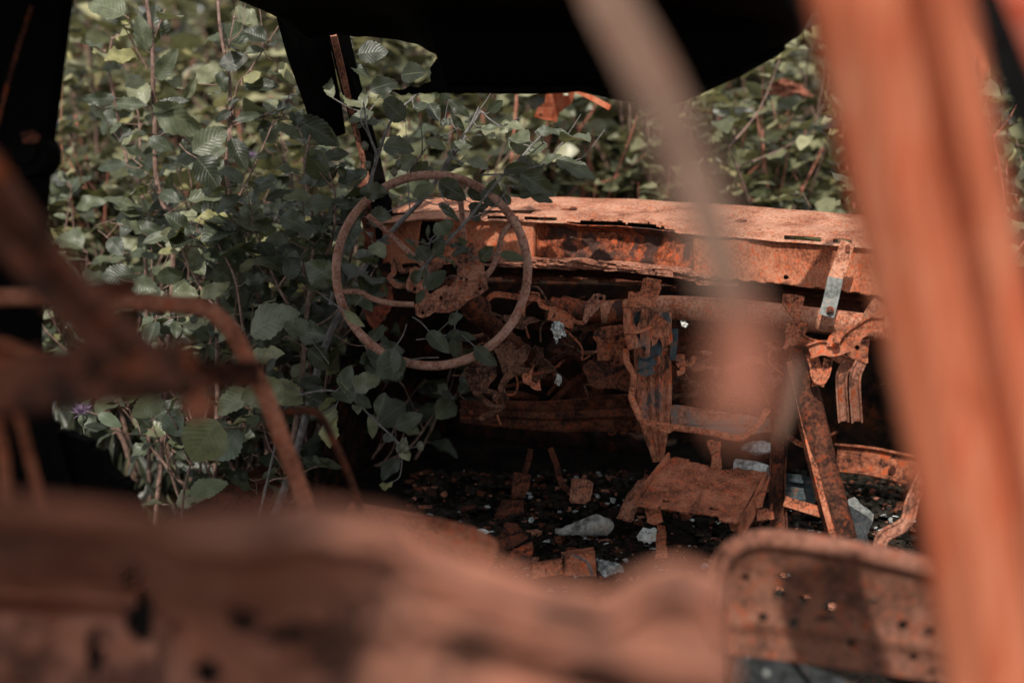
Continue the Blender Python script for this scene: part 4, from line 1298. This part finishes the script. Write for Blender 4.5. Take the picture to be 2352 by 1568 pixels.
def shrub(name, label, group, base, height, spread, nstem, nleaf, size, lmat, bmat, hi, lean=Vector((0, 0, 0)), bright=.5, cat='shrub', low=.15, view=.6):
    root = empty(name, base)
    tag(root, label, cat, group)
    st, L = MB(), Leaves()
    branches = []
    for i in range(nstem):
        a = random.uniform(0, 2 * math.pi)
        h = height * random.uniform(.65, 1.05)
        o = Vector((math.cos(a), math.sin(a), 0)) * spread * random.uniform(.15, 1.)
        b0 = Vector(base) + Vector((math.cos(a), math.sin(a), 0)) * random.uniform(0, spread * .25)
        pts = catmull([b0, b0 + o * .3 + Vector((0, 0, h * .35)) + rv(.04), b0 + o * .65 + Vector((0, 0, h * .7)) + rv(.05) + lean * .5, b0 + o + Vector((0, 0, h)) + lean + rv(.04)], 6)
        r0 = .004 + .004 * height * random.uniform(.6, 1.2)
        st.tube(pts, [r0 * (1 - .8 * k / (len(pts) - 1)) for k in range(len(pts))], 6)
        branches.append(pts)
        for _ in range(4):
            k = random.randint(5, len(pts) - 3)
            T = (pts[k + 1] - pts[k]).normalized()
            dirn = (T + rv(1.) + Vector((0, 0, .2))).normalized()
            ln = random.uniform(.10, .28) * min(1.2, height)
            tw = catmull([pts[k], pts[k] + dirn * ln * .5 + rv(.012), pts[k] + dirn * ln + Vector((0, 0, ln * .15))], 4)
            st.tube(tw, [r0 * .35 * (1 - .7 * q / (len(tw) - 1)) for q in range(len(tw))], 5)
            branches.append(tw)
    side = 1
    for i in range(nleaf):
        b = random.choice(branches)
        k = min(len(b) - 2, int(len(b) * (random.random() ** .7 * (1 - low) + low)))
        p = b[k].lerp(b[k + 1], random.random())
        side = -side
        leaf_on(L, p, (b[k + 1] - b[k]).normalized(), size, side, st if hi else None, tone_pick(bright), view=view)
    st.build('stem', bmat, root, True, org=Vector(base))
    L.build('foliage', lmat, root, Vector(base), hi)
    return root


def drop(p, sway=.1):
    """from a visible branch foot down to the ground"""
    return [Vector((p.x - sway, p.y + .02, -.02)), Vector((p.x - sway * .4, p.y, p.z * .5))]


def hero(name, label, branches, leaves, dens=0, size=.06, lmat='leaf', bmat='bark_brown', bright=.35, cones=(), sway=.1, group=None, twigs=0):
    """a sapling whose visible branches are laid out point by point; first branch reaches the ground"""
    first = [P(*q[:3]) for q in branches[0][0]]
    base = Vector((first[0].x - sway, first[0].y + .02, 0))
    root = empty(name, base)
    tag(root, label, 'sapling', group)
    st, L = MB(), Leaves()
    allb = []
    for i, (pts, r0, r1) in enumerate(branches):
        w = [P(*q[:3]) for q in pts]
        if i == 0: w = drop(w[0], sway) + w
        c = catmull(w, 7)
        st.tube(c, [r0 + (r1 - r0) * k / (len(c) - 1) for k in range(len(c))], 8)
        for k in range(6, len(c), 9):           # nodes on the bark
            st.blob(c[k], .0016 + r1, .0016 + r1, .0025 + r1, .4, k, 0, 6, 4)
        allb.append(c[8:] if i == 0 else c)
        for _ in range(twigs):
            k = random.randint(max(1, len(c) // 4), len(c) - 2)
            T = (c[k + 1] - c[k]).normalized()
            dn = (T * .8 + rv(1.)).normalized(); ln = random.uniform(.05, .16)
            tw = catmull([c[k], c[k] + dn * ln * .5 + rv(.01), c[k] + dn * ln + Vector((0, 0, ln * .2))], 4)
            st.tube(tw, [.0016 * (1 - .6 * q / (len(tw) - 1)) for q in range(len(tw))], 5)
            allb.append(tw)
    for q in leaves:                             # (x0, y0, x1, y1, depth[, width[, tone]])
        x0, y0, x1, y1, d = q[:5]
        w = q[5] if len(q) > 5 and q[5] else random.uniform(.62, .85)
        tone = q[6] if len(q) > 6 else tone_pick(bright)
        a = P(x0, y0, d); b = P(x1, y1, d + random.uniform(-.035, .02))
        ax = b - a
        nn = VIEW * 1.0 + rv(.55)
        L.add(a, ax, nn, ax.length, w, random.uniform(.0, .6), random.uniform(.0, .35), random.uniform(.02, .08), tone)
        near = min((p for c in allb for p in c), key=lambda p: (p - a).length)
        if (near - a).length < .085:
            mid = near.lerp(a, .5) + Vector((0, 0, -.004)) + rv(.003)
            st.tube(catmull([near, mid, a], 3), .0011, 5)
        else:
            back = a - ax.normalized() * .06 + Vector((0, .03, -.02))
            st.tube(catmull([back, a.lerp(back, .5) + rv(.004), a], 3), .0011, 5)
    side = 1
    for i in range(dens):
        c = random.choice(allb)
        k = min(len(c) - 2, int(len(c) * (random.random() * .8 + .2)))
        side = -side
        leaf_on(L, c[k].lerp(c[k + 1], random.random()), (c[k + 1] - c[k]).normalized(), size, side, st, tone_pick(bright))
    st.build('stem', M[bmat], root, True, org=base)
    L.build('foliage', M[lmat], root, base, True)
    if cones:
        for x, y, d in cones:
            cb = MB()
            p = P(x, y, d)
            cb.blob(p, .0065, .0065, .0085, .5, x, 0, 10, 8, 6)
            cb.build('cone', M['cone'], root, True)
    return root


def lv(fn, rows):
    """rows of crop points (x0, y0, x1, y1, d, ...) -> px rows"""
    out = []
    for r in rows:
        (a, b), (c, e) = fn([(r[0], r[1]), (r[2], r[3])])
        out.append((a, b, c, e) + tuple(r[4:]))
    return out

# sapling growing up through the driver's doorway behind the steering wheel
hero('alder_sapling', 'alder sapling with smooth grey branches growing up behind the steering wheel',
     [([(745, 800, 2.82), (800, 690, 2.80), (850, 590, 2.78), (910, 520, 2.77), (985, 440, 2.75), (1040, 350, 2.74), (1105, 255, 2.73)], .0085, .003),
      ([(760, 700, 2.84), (790, 560, 2.83), (832, 470, 2.82), (868, 360, 2.82), (900, 275, 2.80), (960, 215, 2.78)], .005, .002),
      ([(1010, 400, 2.75), (1060, 330, 2.72), (1100, 245, 2.71)], .003, .0015),
      ([(1018, 564, 2.50), (1075, 503, 2.52), (1140, 420, 2.55), (1196, 362, 2.58), (1244, 310, 2.60)], .0032, .0014),
      ([(950, 640, 2.56), (1018, 564, 2.50)], .0035, .003),
      ([(1107, 401, 2.55), (1176, 399, 2.56), (1240, 380, 2.57), (1290, 372, 2.58)], .002, .001),
      ([(868, 360, 2.82), (845, 300, 2.8), (835, 235, 2.79)], .003, .0015),
      ([(940, 400, 2.78), (975, 345, 2.76), (1020, 290, 2.74)], .002, .001)],
     lv(H5, [(545, 270, 368, 262, 2.5, .62, .25), (715, 290, 850, 225, 2.53, .75, .70), (690, 320, 850, 290, 2.6, .45, .2), (865, 200, 1050, 290, 2.56, .6, .12),
             (1380, 140, 1590, 310, 2.55, .5, .3), (1610, 60, 1855, 160, 2.55, .45, .45), (1500, 110, 1640, 40, 2.58, .6, .5), (1280, 125, 1440, 105, 2.54, .5, .1),
             (1370, 50, 1500, 90, 2.57, .5, .05), (1180, 115, 1048, 45, 2.56, .75, .7), (1055, 350, 1180, 375, 2.54, .55, .02), (870, 335, 992, 420, 2.55, .3, .4), (1065, 395, 1120, 420, 2.56, .6, .05),
             (1320, 340, 1240, 270, 2.57, .7, .02), (1145, 245, 1250, 365, 2.56, .7, .35), (1060, 240, 1140, 320, 2.58, .7, .3), (1200, 300, 1235, 200, 2.6, .8, .3), (1370, 290, 1480, 265, 2.56, .5, .3), (1450, 290, 1590, 315, 2.56, .4, .2),
             (800, 690, 745, 590, 2.46, .95, .08), (850, 670, 905, 550, 2.47, .6, .3), (1070, 625, 915, 650, 2.46, .36, .05), (1130, 690, 1215, 610, 2.47, .7, .1), (1255, 655, 1412, 668, 2.5, .4, .6), (800, 880, 918, 735, 2.47, .55, .35),
             (800, 545, 802, 470, 2.47, .35, .05), (760, 760, 690, 850, 2.48, .7, .2), (745, 700, 660, 660, 2.48, .6, .35), (780, 880, 720, 960, 2.48, .55, .15), (780, 590, 770, 555, 2.47, .8, .02), (820, 575, 910, 545, 2.48, .4, .2), (660, 560, 740, 605, 2.5, .35, .4), (925, 590, 1040, 600, 2.5, .35, .2), (1000, 580, 1030, 575, 2.5, .8, .2)])
     + lv(L2, [(1340, 700, 1300, 750, 2.8, .7, .8), (1300, 720, 1420, 700, 2.75, .7, .75), (1330, 790, 1480, 860, 2.62, .75, .62), (1550, 820, 1430, 860, 2.62, .5, .55), (1480, 750, 1675, 740, 2.62, .35, .4),
               (1180, 720, 1260, 780, 2.7, .4, .8), (1290, 725, 1120, 730, 2.66, .25, .6), (990, 570, 1110, 670, 2.72, .4, .1), (740, 680, 615, 580, 2.75, .8, .05), (700, 560, 620, 640, 2.78, .8, .06), (790, 620, 880, 590, 2.75, .6, .3),
               (620, 830, 780, 850, 2.75, .65, .35), (860, 800, 980, 840, 2.72, .5, .6), (1000, 830, 1140, 815, 2.7, .45, .45), (880, 590, 930, 690, 2.74, .6, .1), (940, 700, 1020, 690, 2.72, .6, .1), (1000, 660, 1090, 730, 2.7, .4, .05),
               (800, 900, 690, 960, 2.76, .8, .55), (790, 1000, 880, 930, 2.76, .7, .3), (960, 970, 1060, 935, 2.72, .45, .2), (560, 640, 420, 690, 2.84, .5, .45), (610, 700, 450, 700, 2.82, .4, .15), (330, 560, 250, 350, 2.86, .3, .75),
               (400, 350, 540, 430, 2.84, .4, .3), (470, 310, 640, 270, 2.82, .8, .05), (360, 210, 450, 290, 2.86, .55, .25), (540, 520, 700, 440, 2.8, .6, .05), (720, 430, 860, 400, 2.79, .7, .04), (1220, 640, 1290, 570, 2.72, .6, .2)]),
     dens=20, size=.055, bmat='bark_grey', bright=.3, cones=[(905, 395, 2.72), (910, 355, 2.72), (845, 380, 2.76), (838, 335, 2.78), (915, 378, 2.72)], sway=.22, twigs=2)

hero('alder_sapling', 'tallest slim alder sapling with brown stem running off the top edge at left',
     [([(399, 531, 3.05), (375, 470, 3.05), (358, 398, 3.05), (356, 300, 3.04), (352, 225, 3.03), (350, 100, 3.0), (338, 10, 2.98), (332, -60, 2.98)], .0065, .004),
      ([(340, 160, 3.02), (300, 90, 3.0), (283, 55, 3.0)], .002, .001), ([(356, 330, 3.04), (395, 300, 3.0), (460, 350, 3.0), (525, 400, 2.98)], .003, .0015), ([(350, 100, 3.0), (365, 60, 3.0), (380, 20, 3.0)], .002, .001)],
     lv(L1, [(835, 290, 785, 80, 3.0, .5, .55), (890, 450, 1025, 300, 3.0, .45, .5), (830, 600, 720, 390, 3.0, .55, .8), (870, 600, 1180, 740, 2.95, .55, .6), (940, 430, 1050, 500, 3.02, .6, .75), (660, 560, 455, 585, 2.98, .35, .12), (660, 590, 840, 600, 2.97, .4, .45),
             (870, 640, 1080, 580, 2.96, .5, .1), (845, 790, 985, 860, 2.98, .55, .35), (1100, 870, 1300, 720, 2.96, .6, .55), (890, 1000, 1010, 910, 3.0, .5, .06), (850, 990, 690, 910, 3.0, .55, .3), (720, 940, 525, 935, 3.0, .35, .3), (690, 830, 850, 900, 3.0, .45, .35),
             (870, 230, 900, 20, 3.05, .7, .1), (600, 680, 500, 560, 3.02, .35, .7), (690, 700, 620, 760, 3.02, .45, .5)]),
     dens=16, size=.06, bright=.4, sway=.1, twigs=1)
hero('alder_sapling', 'alder sapling with dark brown stem forking left of the black windscreen pillar',
     [([(503, 500, 2.98), (527, 451, 2.98), (519, 382, 2.98), (528, 282, 2.97), (527, 190, 2.96), (519, 141, 2.96), (505, 60, 2.95), (498, -40, 2.95)], .006, .003),
      ([(530, 300, 2.97), (545, 200, 2.95), (575, 160, 2.94), (640, 60, 2.93)], .003, .0012), ([(530, 290, 2.97), (620, 260, 2.97), (632, 250, 2.97)], .002, .001), ([(540, 470, 2.98), (590, 370, 2.96), (630, 275, 2.95)], .0025, .001), ([(519, 141, 2.96), (540, 30, 2.95)], .002, .001)],
     lv(L1, [(1130, 480, 1235, 350, 2.96, .6, .82), (1050, 560, 1130, 460, 2.97, .4, .7), (1265, 400, 1265, 530, 2.94, .55, .3), (1520, 230, 1390, 170, 2.92, .8, .1), (1540, 250, 1560, 260, 2.92, .8, .1), (1400, 300, 1510, 280, 2.93, .6, .45), (1250, 370, 1420, 330, 2.93, .7, .03), (1390, 490, 1590, 490, 2.92, .45, .1),
             (1320, 790, 1400, 960, 2.92, .55, .03), (1690, 690, 1950, 790, 2.93, .5, .12), (1700, 490, 1770, 590, 2.95, .9, .92), (1590, 360, 1680, 460, 2.95, .4, .95), (1320, 640, 1210, 680, 2.95, .5, .02), (1340, 690, 1505, 640, 2.94, .35, .35), (1680, 540, 1700, 600, 2.95, .8, .8), (1560, 710, 1740, 760, 2.96, .4, .6),
             (1075, 1140, 1290, 1080, 2.9, .45, .6), (1120, 900, 1270, 1060, 2.88, .8, .05), (1200, 880, 1290, 860, 2.95, .6, .5), (1450, 900, 1560, 870, 2.94, .35, .06), (1380, 1060, 1460, 1030, 2.95, .5, .2), (1440, 1090, 1550, 1030, 2.94, .7, .2), (1515, 1140, 1705, 1085, 2.93, .4, .03), (1360, 560, 1300, 610, 2.95, .5, .05)]),
     dens=20, size=.06, bright=.3, sway=.06, twigs=1)
hero('alder_sapling', 'thin alder sapling with broken tips standing leftmost of the focused saplings',
     [([(330, 471, 3.2), (298, 395, 3.2), (282, 322, 3.2), (262, 225, 3.18), (250, 150, 3.16), (258, 85, 3.15)], .005, .0022), ([(252, 150, 3.16), (240, 115, 3.15)], .0022, .0018), ([(258, 90, 3.15), (272, 82, 3.15)], .0022, .002), ([(322, 400, 3.2), (320, 280, 3.2), (310, 240, 3.2)], .003, .002)],
     lv(L1, [(590, 380, 690, 400, 3.15, .5, .5), (640, 620, 560, 760, 3.16, .5, .3), (660, 1250, 840, 1250, 3.1, .55, .5), (800, 1230, 660, 1320, 3.08, .5, .15), (760, 1280, 940, 1340, 3.05, .45, .3), (740, 1440, 900, 1440, 3.02, .5, .4), (1050, 1400, 940, 1400, 2.98, .8, .75), (620, 1360, 700, 1440, 3.05, .7, .2), (700, 1240, 760, 1200, 3.1, .6, .4)]),
     dens=10, size=.055, bright=.45, sway=.04)
hero('red_stemmed_sapling', 'bare red-stemmed sapling behind the leftmost saplings in sunlight',
     [([(191, 552, 3.9), (197, 483, 3.9), (207, 430, 3.9), (202, 380, 3.9), (190, 340, 3.9), (172, 265, 3.9)], .006, .003), ([(207, 430, 3.9), (230, 410, 3.9), (262, 400, 3.88)], .003, .0015), ([(200, 480, 3.9), (170, 440, 3.9), (158, 385, 3.9)], .003, .0015), ([(218, 470, 3.9), (232, 530, 3.9), (250, 570, 3.88)], .003, .002)],
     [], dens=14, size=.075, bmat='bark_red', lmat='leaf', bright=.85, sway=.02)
# low drooping twig with cones at the driver's footwell
hero('alder_sapling', 'low alder sapling whose pale arching twig with cones droops into the dark footwell',
     [([(640, 990, 2.72), (660, 930, 2.70), (690, 907, 2.66), (760, 897, 2.62), (815, 920, 2.58), (860, 965, 2.56), (900, 1000, 2.55), (930, 1028, 2.54), (968, 1022, 2.53)], .0028, .0012), ([(905, 1005, 2.55), (925, 1045, 2.54)], .0015, .001), ([(770, 900, 2.61), (790, 880, 2.6)], .0015, .001)],
     [(868, 955, 893, 903, 2.54, .8, .3), (908, 980, 972, 955, 2.52, .55, .35), (790, 898, 800, 836, 2.58, .72, .4), (812, 905, 850, 940, 2.58, .6, .3), (850, 950, 866, 1010, 2.57, .4, .75), (925, 1025, 935, 1060, 2.53, .8, .85), (880, 1000, 905, 1012, 2.56, .6, .3),
      (932, 828, 860, 850, 2.5, .95, .42), (905, 800, 880, 870, 2.5, .9, .4), (985, 760, 1025, 808, 2.5, .5, .35), (1045, 772, 1042, 830, 2.54, .5, .15), (1025, 770, 1092, 775, 2.54, .4, .1), (1090, 795, 1136, 846, 2.5, .5, .15), (790, 712, 834, 752, 2.52, .35, .9), (1030, 740, 1060, 720, 2.56, .6, .2),
      (650, 880, 560, 930, 2.62, .8, .88), (630, 875, 690, 935, 2.66, .75, .86), (700, 770, 660, 730, 2.6, .9, .5)],
     dens=10, size=.05, bmat='bark_grey', bright=.35, cones=[(925, 1022, 2.52), (932, 1030, 2.52), (917, 1030, 2.53), (965, 1024, 2.52), (928, 1015, 2.53)], sway=.15, twigs=1)
hero('broadleaf_seedling', 'broad yellow-green leaves lit by the sun below the seat frame beam on the left',
     [([(420, 1150, 2.75), (440, 1060, 2.72), (470, 985, 2.70), (520, 950, 2.68)], .003, .0015), ([(440, 1060, 2.72), (400, 970, 2.7), (370, 920, 2.7)], .002, .001), ([(470, 985, 2.7), (560, 980, 2.72)], .002, .001)],
     lv(L4, [(1135, 1020, 985, 1238, 2.6, .95, .97), (845, 895, 705, 1010, 2.66, .7, .95), (1310, 875, 1115, 1000, 2.66, .62, .95), (870, 980, 960, 1090, 2.72, .8, .25), (1250, 1060, 1110, 1210, 2.75, .9, .08), (1290, 1040, 1360, 1010, 2.75, .7, .15), (510, 990, 640, 1040, 2.8, .5, .05), (740, 1100, 760, 1140, 2.75, .5, .7)]),
     dens=6, size=.07, lmat='leaf_pale', bright=.2, sway=.03)
# dense shaded saplings filling the driver's doorway
FILL = lv(L1, [(1180, 1290, 1260, 1180, 2.9, .6, .1), (1360, 1250, 1470, 1310, 2.88, .8, .45), (1750, 1390, 1870, 1390, 2.8, .5, .3), (1600, 1240, 1760, 1280, 2.78, .75, .4), (1745, 1170, 1900, 1140, 2.8, .6, .45), (1630, 1420, 1700, 1540, 2.78, .7, .2), (1480, 1380, 1560, 1470, 2.84, .8, .03), (1200, 1400, 1320, 1500, 2.9, .8, .3),
               (1620, 1350, 1720, 1290, 2.78, .6, .2), (1790, 1060, 1930, 960, 2.85, .6, .1), (1850, 900, 1990, 880, 2.85, .6, .3), (1100, 1500, 1170, 1540, 2.9, .8, .6), (1920, 960, 1990, 1000, 2.8, .6, .25)]) \
     + lv(L4, [(1050, 385, 1190, 280, 2.85, .5, .88), (1310, 570, 1525, 400, 2.75, .8, .68), (1570, 560, 1700, 560, 2.72, .8, .4), (1340, 620, 1500, 570, 2.74, .4, .15), (1760, 300, 1600, 180, 2.72, .8, .5), (1500, 280, 1560, 140, 2.78, .65, .15), (1590, 330, 1730, 310, 2.74, .4, .3), (820, 280, 960, 240, 2.92, .7, .4), (1000, 120, 1070, 240, 2.9, .6, .75),
               (1130, 100, 1260, 190, 2.9, .7, .2), (1080, 620, 1120, 700, 2.85, .6, .4), (700, 300, 800, 350, 2.95, .8, .5), (800, 500, 930, 560, 2.9, .7, .3), (1610, 650, 1740, 740, 2.74, .7, .12), (1560, 840, 1680, 800, 2.74, .6, .1), (1440, 700, 1380, 760, 2.8, .6, .1), (1620, 900, 1740, 960, 2.74, .8, .02), (1280, 300, 1400, 270, 2.86, .5, .3)])
hero('alder_sapling', 'dense shaded alder sapling filling the doorway just left of the steering wheel rim',
     [([(690, 900, 2.9), (700, 760, 2.9), (715, 640, 2.88), (720, 520, 2.87), (700, 400, 2.87), (712, 310, 2.87)], .007, .002), ([(700, 760, 2.9), (640, 660, 2.88), (600, 560, 2.87), (560, 500, 2.86)], .004, .0015), ([(640, 1000, 2.88), (590, 880, 2.88), (560, 760, 2.88), (540, 640, 2.87), (500, 560, 2.87)], .005, .002),
      ([(715, 640, 2.88), (760, 560, 2.82), (770, 450, 2.8), (745, 370, 2.8)], .004, .0015), ([(560, 760, 2.88), (480, 690, 2.9), (430, 600, 2.92), (400, 530, 2.92)], .004, .0015), ([(700, 760, 2.9), (770, 720, 2.78), (800, 640, 2.76)], .003, .0012), ([(640, 660, 2.88), (690, 590, 2.84), (770, 500, 2.84)], .003, .001)],
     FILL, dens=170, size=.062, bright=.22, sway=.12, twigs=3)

# more doorway saplings behind them, one prototype per look
k = 0
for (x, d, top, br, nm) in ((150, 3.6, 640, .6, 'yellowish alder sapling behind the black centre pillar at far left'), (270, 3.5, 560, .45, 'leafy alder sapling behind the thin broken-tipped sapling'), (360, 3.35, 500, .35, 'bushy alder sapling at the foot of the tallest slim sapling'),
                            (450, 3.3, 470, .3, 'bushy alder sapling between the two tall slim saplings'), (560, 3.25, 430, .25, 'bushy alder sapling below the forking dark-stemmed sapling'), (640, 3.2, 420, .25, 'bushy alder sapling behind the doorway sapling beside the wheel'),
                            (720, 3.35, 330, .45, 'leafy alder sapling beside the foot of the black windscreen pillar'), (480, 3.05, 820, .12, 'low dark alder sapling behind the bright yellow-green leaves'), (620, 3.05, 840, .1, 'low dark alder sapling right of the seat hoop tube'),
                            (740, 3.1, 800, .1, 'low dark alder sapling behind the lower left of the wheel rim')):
    g = G(x, 1150, 0.); b = P(x, 700, d); base = Vector((b.x, b.y, 0))
    h = P(x, top, d).z
    random.seed(100 + k); k += 1
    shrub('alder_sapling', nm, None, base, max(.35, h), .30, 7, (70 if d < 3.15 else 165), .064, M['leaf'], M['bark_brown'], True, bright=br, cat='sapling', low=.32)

# background thicket: six kinds of shrub, each copied
protos = []
for i in range(6):
    random.seed(40 + i)
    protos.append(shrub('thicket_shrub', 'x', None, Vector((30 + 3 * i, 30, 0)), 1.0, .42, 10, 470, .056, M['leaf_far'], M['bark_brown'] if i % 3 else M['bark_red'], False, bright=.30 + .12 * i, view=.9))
def copy_tree(o, parent=None):
    c = o.copy(); col.objects.link(c); c.parent = parent
    for ch in list(o.children): copy_tree(ch, c)
    return c
random.seed(79)
spots = []
for x in range(900, 2000, 85): spots.append((x + random.uniform(-25, 25), random.uniform(3.9, 4.3), .98, 'front'))
for x in range(900, 2080, 75): spots.append((x + random.uniform(-30, 30), random.uniform(4.6, 5.1), 1.14, 'front'))
for x in range(840, 2350, 125): spots.append((x + random.uniform(-40, 40), random.uniform(5.5, 6.2), 1.42, 'front'))
for x in range(40, 900, 65): spots.append((x + random.uniform(-25, 25), random.uniform(3.8, 4.2), .85, 'left'))
for x in range(40, 900, 95): spots.append((x + random.uniform(-30, 30), random.uniform(4.5, 5.1), 1.1, 'left'))
for x in range(40, 900, 125): spots.append((x + random.uniform(-40, 40), random.uniform(5.5, 6.3), 1.45, 'left'))
for x in (2250, 2310, 2400): spots.append((x, random.uniform(3.2, 3.8), 1.05, 'right'))
LAB = {'front': ('blurred leafy green shrub in the thicket seen through the windscreen', 'shrubs beyond the windscreen'),
       'left': ('blurred leafy green shrub in the sunlit thicket left of the windscreen pillar', 'shrubs left of the windscreen pillar'),
       'right': ('blurred shrub in the gap between the orange pillar and the door frame', 'shrubs right of the orange pillar')}
used = set()
for i, (x, d, hgt, kind) in enumerate(spots):
    w = P(x, 600, d)
    pi = random.randrange(6)
    o = protos[pi] if pi not in used else copy_tree(protos[pi])
    used.add(pi)
    o.location = (w.x, w.y, 0)
    o.rotation_euler = (0, 0, random.uniform(0, 6.28))
    s = hgt * random.uniform(.9, 1.12)
    o.scale = (s * 1.15, s * 1.15, s)
    tag(o, LAB[kind][0], 'shrub', LAB[kind][1])
for i, p in enumerate(protos):
    if i not in used:
        for ch in list(p.children): bpy.data.objects.remove(ch)
        bpy.data.objects.remove(p)

# far wood edge: one mass
random.seed(9)
L = Leaves()
for i in range(9000):
    x = random.uniform(-6, 7); y = random.uniform(8.0, 10.5); z = random.uniform(0, 3.4) * random.random() ** .25
    y += .5 * math.sin(x * 1.7) + .3 * noise.noise(Vector((x, z, 1))) * 2
    if noise.noise(Vector((x * 1.1, z * 1.3, y * .6))) < -.16: continue
    L.add((x, y, z), rv(1.), Vector((0, -.5, .8)) + rv(.8), random.uniform(.10, .17), .6, .4, .2, .05, tone_pick(.25))
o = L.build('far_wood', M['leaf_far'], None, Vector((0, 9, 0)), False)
tag(o, 'dim wall of leaves of the wood closing the view', 'wood', kind='stuff')

# grass and ground cover
random.seed(21)
L = Leaves()
for i in range(5200):
    if random.random() < .55:
        x, y = random.uniform(60, 900), random.uniform(930, 1250)
        p = G(x, y, 0.)
    else:
        p = Vector((random.uniform(-2.6, 2.6), random.uniform(3.6, 7.5), 0))
    if -.42 + (p.y - 3.0) * .364 - .1 < p.x < .95 + (p.y - 2.6) * .364 and 0.5 < p.y < 4.0 and p.x > -.5 + (3.0 - p.y) * -.364: continue
    a = Vector((random.uniform(-.7, .7), random.uniform(-.7, .7), 1))
    L.add(p, a, Vector((random.uniform(-1, 1), -1, .3)), random.uniform(.10, .30), random.uniform(.06, .12), random.uniform(.4, 1.7), .2, 0., tone_pick(.3))
o = L.build('grass', M['grass'], None, Vector((0, 3.5, 0)), True, True)
tag(o, 'long grass and narrow-leaved weeds in the shade beside the car', 'grass', kind='stuff')

# thistles and small purple flowers
def thistle(x, y, d, r, label, group=None):
    p = P(x, y, d)
    root = empty('thistle', Vector((p.x + .02, p.y + .02, 0)))
    tag(root, label, 'flower', group)
    mb = MB(); mb.tube(catmull([Vector((p.x + .02, p.y + .02, 0)), Vector((p.x + .01, p.y + .01, p.z * .6)), p + Vector((0, 0, -r * 1.2))], 5), .0018, 6)
    mb.blob(p + Vector((0, 0, -r * .8)), r * .5, r * .5, r * .6, .3, 3)
    mb.build('stem', M['grass_stem'], root, True)
    L = Leaves()
    for i in range(70):
        dv = (Vector((0, -.35, .9)) + rv(1.0)).normalized()
        L.add(p + dv * r * .15 + Vector((0, 0, -r * .3)), dv, rv(1), r * random.uniform(.9, 1.3), .10, .5, .1, 0)
    L.build('flower_head', M['petal'], root, p, True, True)
M['grass_stem'] = bark('grass_stem', (.03, .04, .025), (.06, .075, .04), (.09, .10, .06))
random.seed(5)
thistle(188, 943, 2.62, .018, 'purple thistle flower head below the blurred seat beam at the left')
thistle(581, 358, 3.6, .014, 'small purple flower among sunlit leaves right of the forking sapling')
thistle(125, 285, 3.9, .014, 'small purple flower beside the black pillar at the upper left')
for x, y in ((274, 428), (240, 525), (350, 190), (210, 532), (208, 390)):
    thistle(x, y, 4.0, .011, 'tiny pinkish flower dotted in the blurred sunlit thicket at the left', 'tiny pink flowers in the thicket')

# ground
mb = MB()
n = 60
vs = []
for j in range(n + 1):
    for i in range(n + 1):
        x, y = -40 + 80 * i / n, -40 + 80 * j / n
        vs.append((x, y, .03 * noise.noise(Vector((x * .5, y * .5, 0))) - .03))
mb.add(vs, [(j * (n + 1) + i, j * (n + 1) + i + 1, (j + 1) * (n + 1) + i + 1, (j + 1) * (n + 1) + i) for j in range(n) for i in range(n)])
g = mb.build('ground', M['soil_dark'], None, True)
g['kind'] = 'structure'

# ================================================================== light
SUN_EL, SUN_AZ = math.radians(50), math.radians(195)      # azimuth clockwise from +Y (the view's forward)
w = bpy.data.worlds.new('World')
scene.world = w
w.use_nodes = True
nt = w.node_tree
bg = nt.nodes['Background']
sky = nt.nodes.new('ShaderNodeTexSky')
sky.sky_type = 'NISHITA'
sky.sun_disc = False
sky.sun_elevation = SUN_EL
sky.sun_rotation = SUN_AZ
hs = nt.nodes.new('ShaderNodeHueSaturation')
hs.inputs['Saturation'].default_value = .15
nt.links.new(sky.outputs[0], hs.inputs['Color'])
nt.links.new(hs.outputs[0], bg.inputs[0])
bg.inputs[1].default_value = .13
sun = bpy.data.lights.new('sun', 'SUN')
sun.energy = 3.3
sun.angle = math.radians(.6)
sun.color = (1, .93, .84)
so = bpy.data.objects.new('sun', sun)
col.objects.link(so)
S = Vector((math.sin(SUN_AZ) * math.cos(SUN_EL), math.cos(SUN_AZ) * math.cos(SUN_EL), math.sin(SUN_EL)))
so.rotation_euler = (-S).to_track_quat('-Z', 'Y').to_euler()
so.location = S * 20

vs_ = scene.view_settings
vs_.view_transform = 'Standard'
vs_.look = 'None'
vs_.exposure = .9
vs_.gamma = 1
scene.render.engine = 'CYCLES'
scene.cycles.use_denoising = True
scene.cycles.max_bounces = 6
scene.cycles.transparent_max_bounces = 4
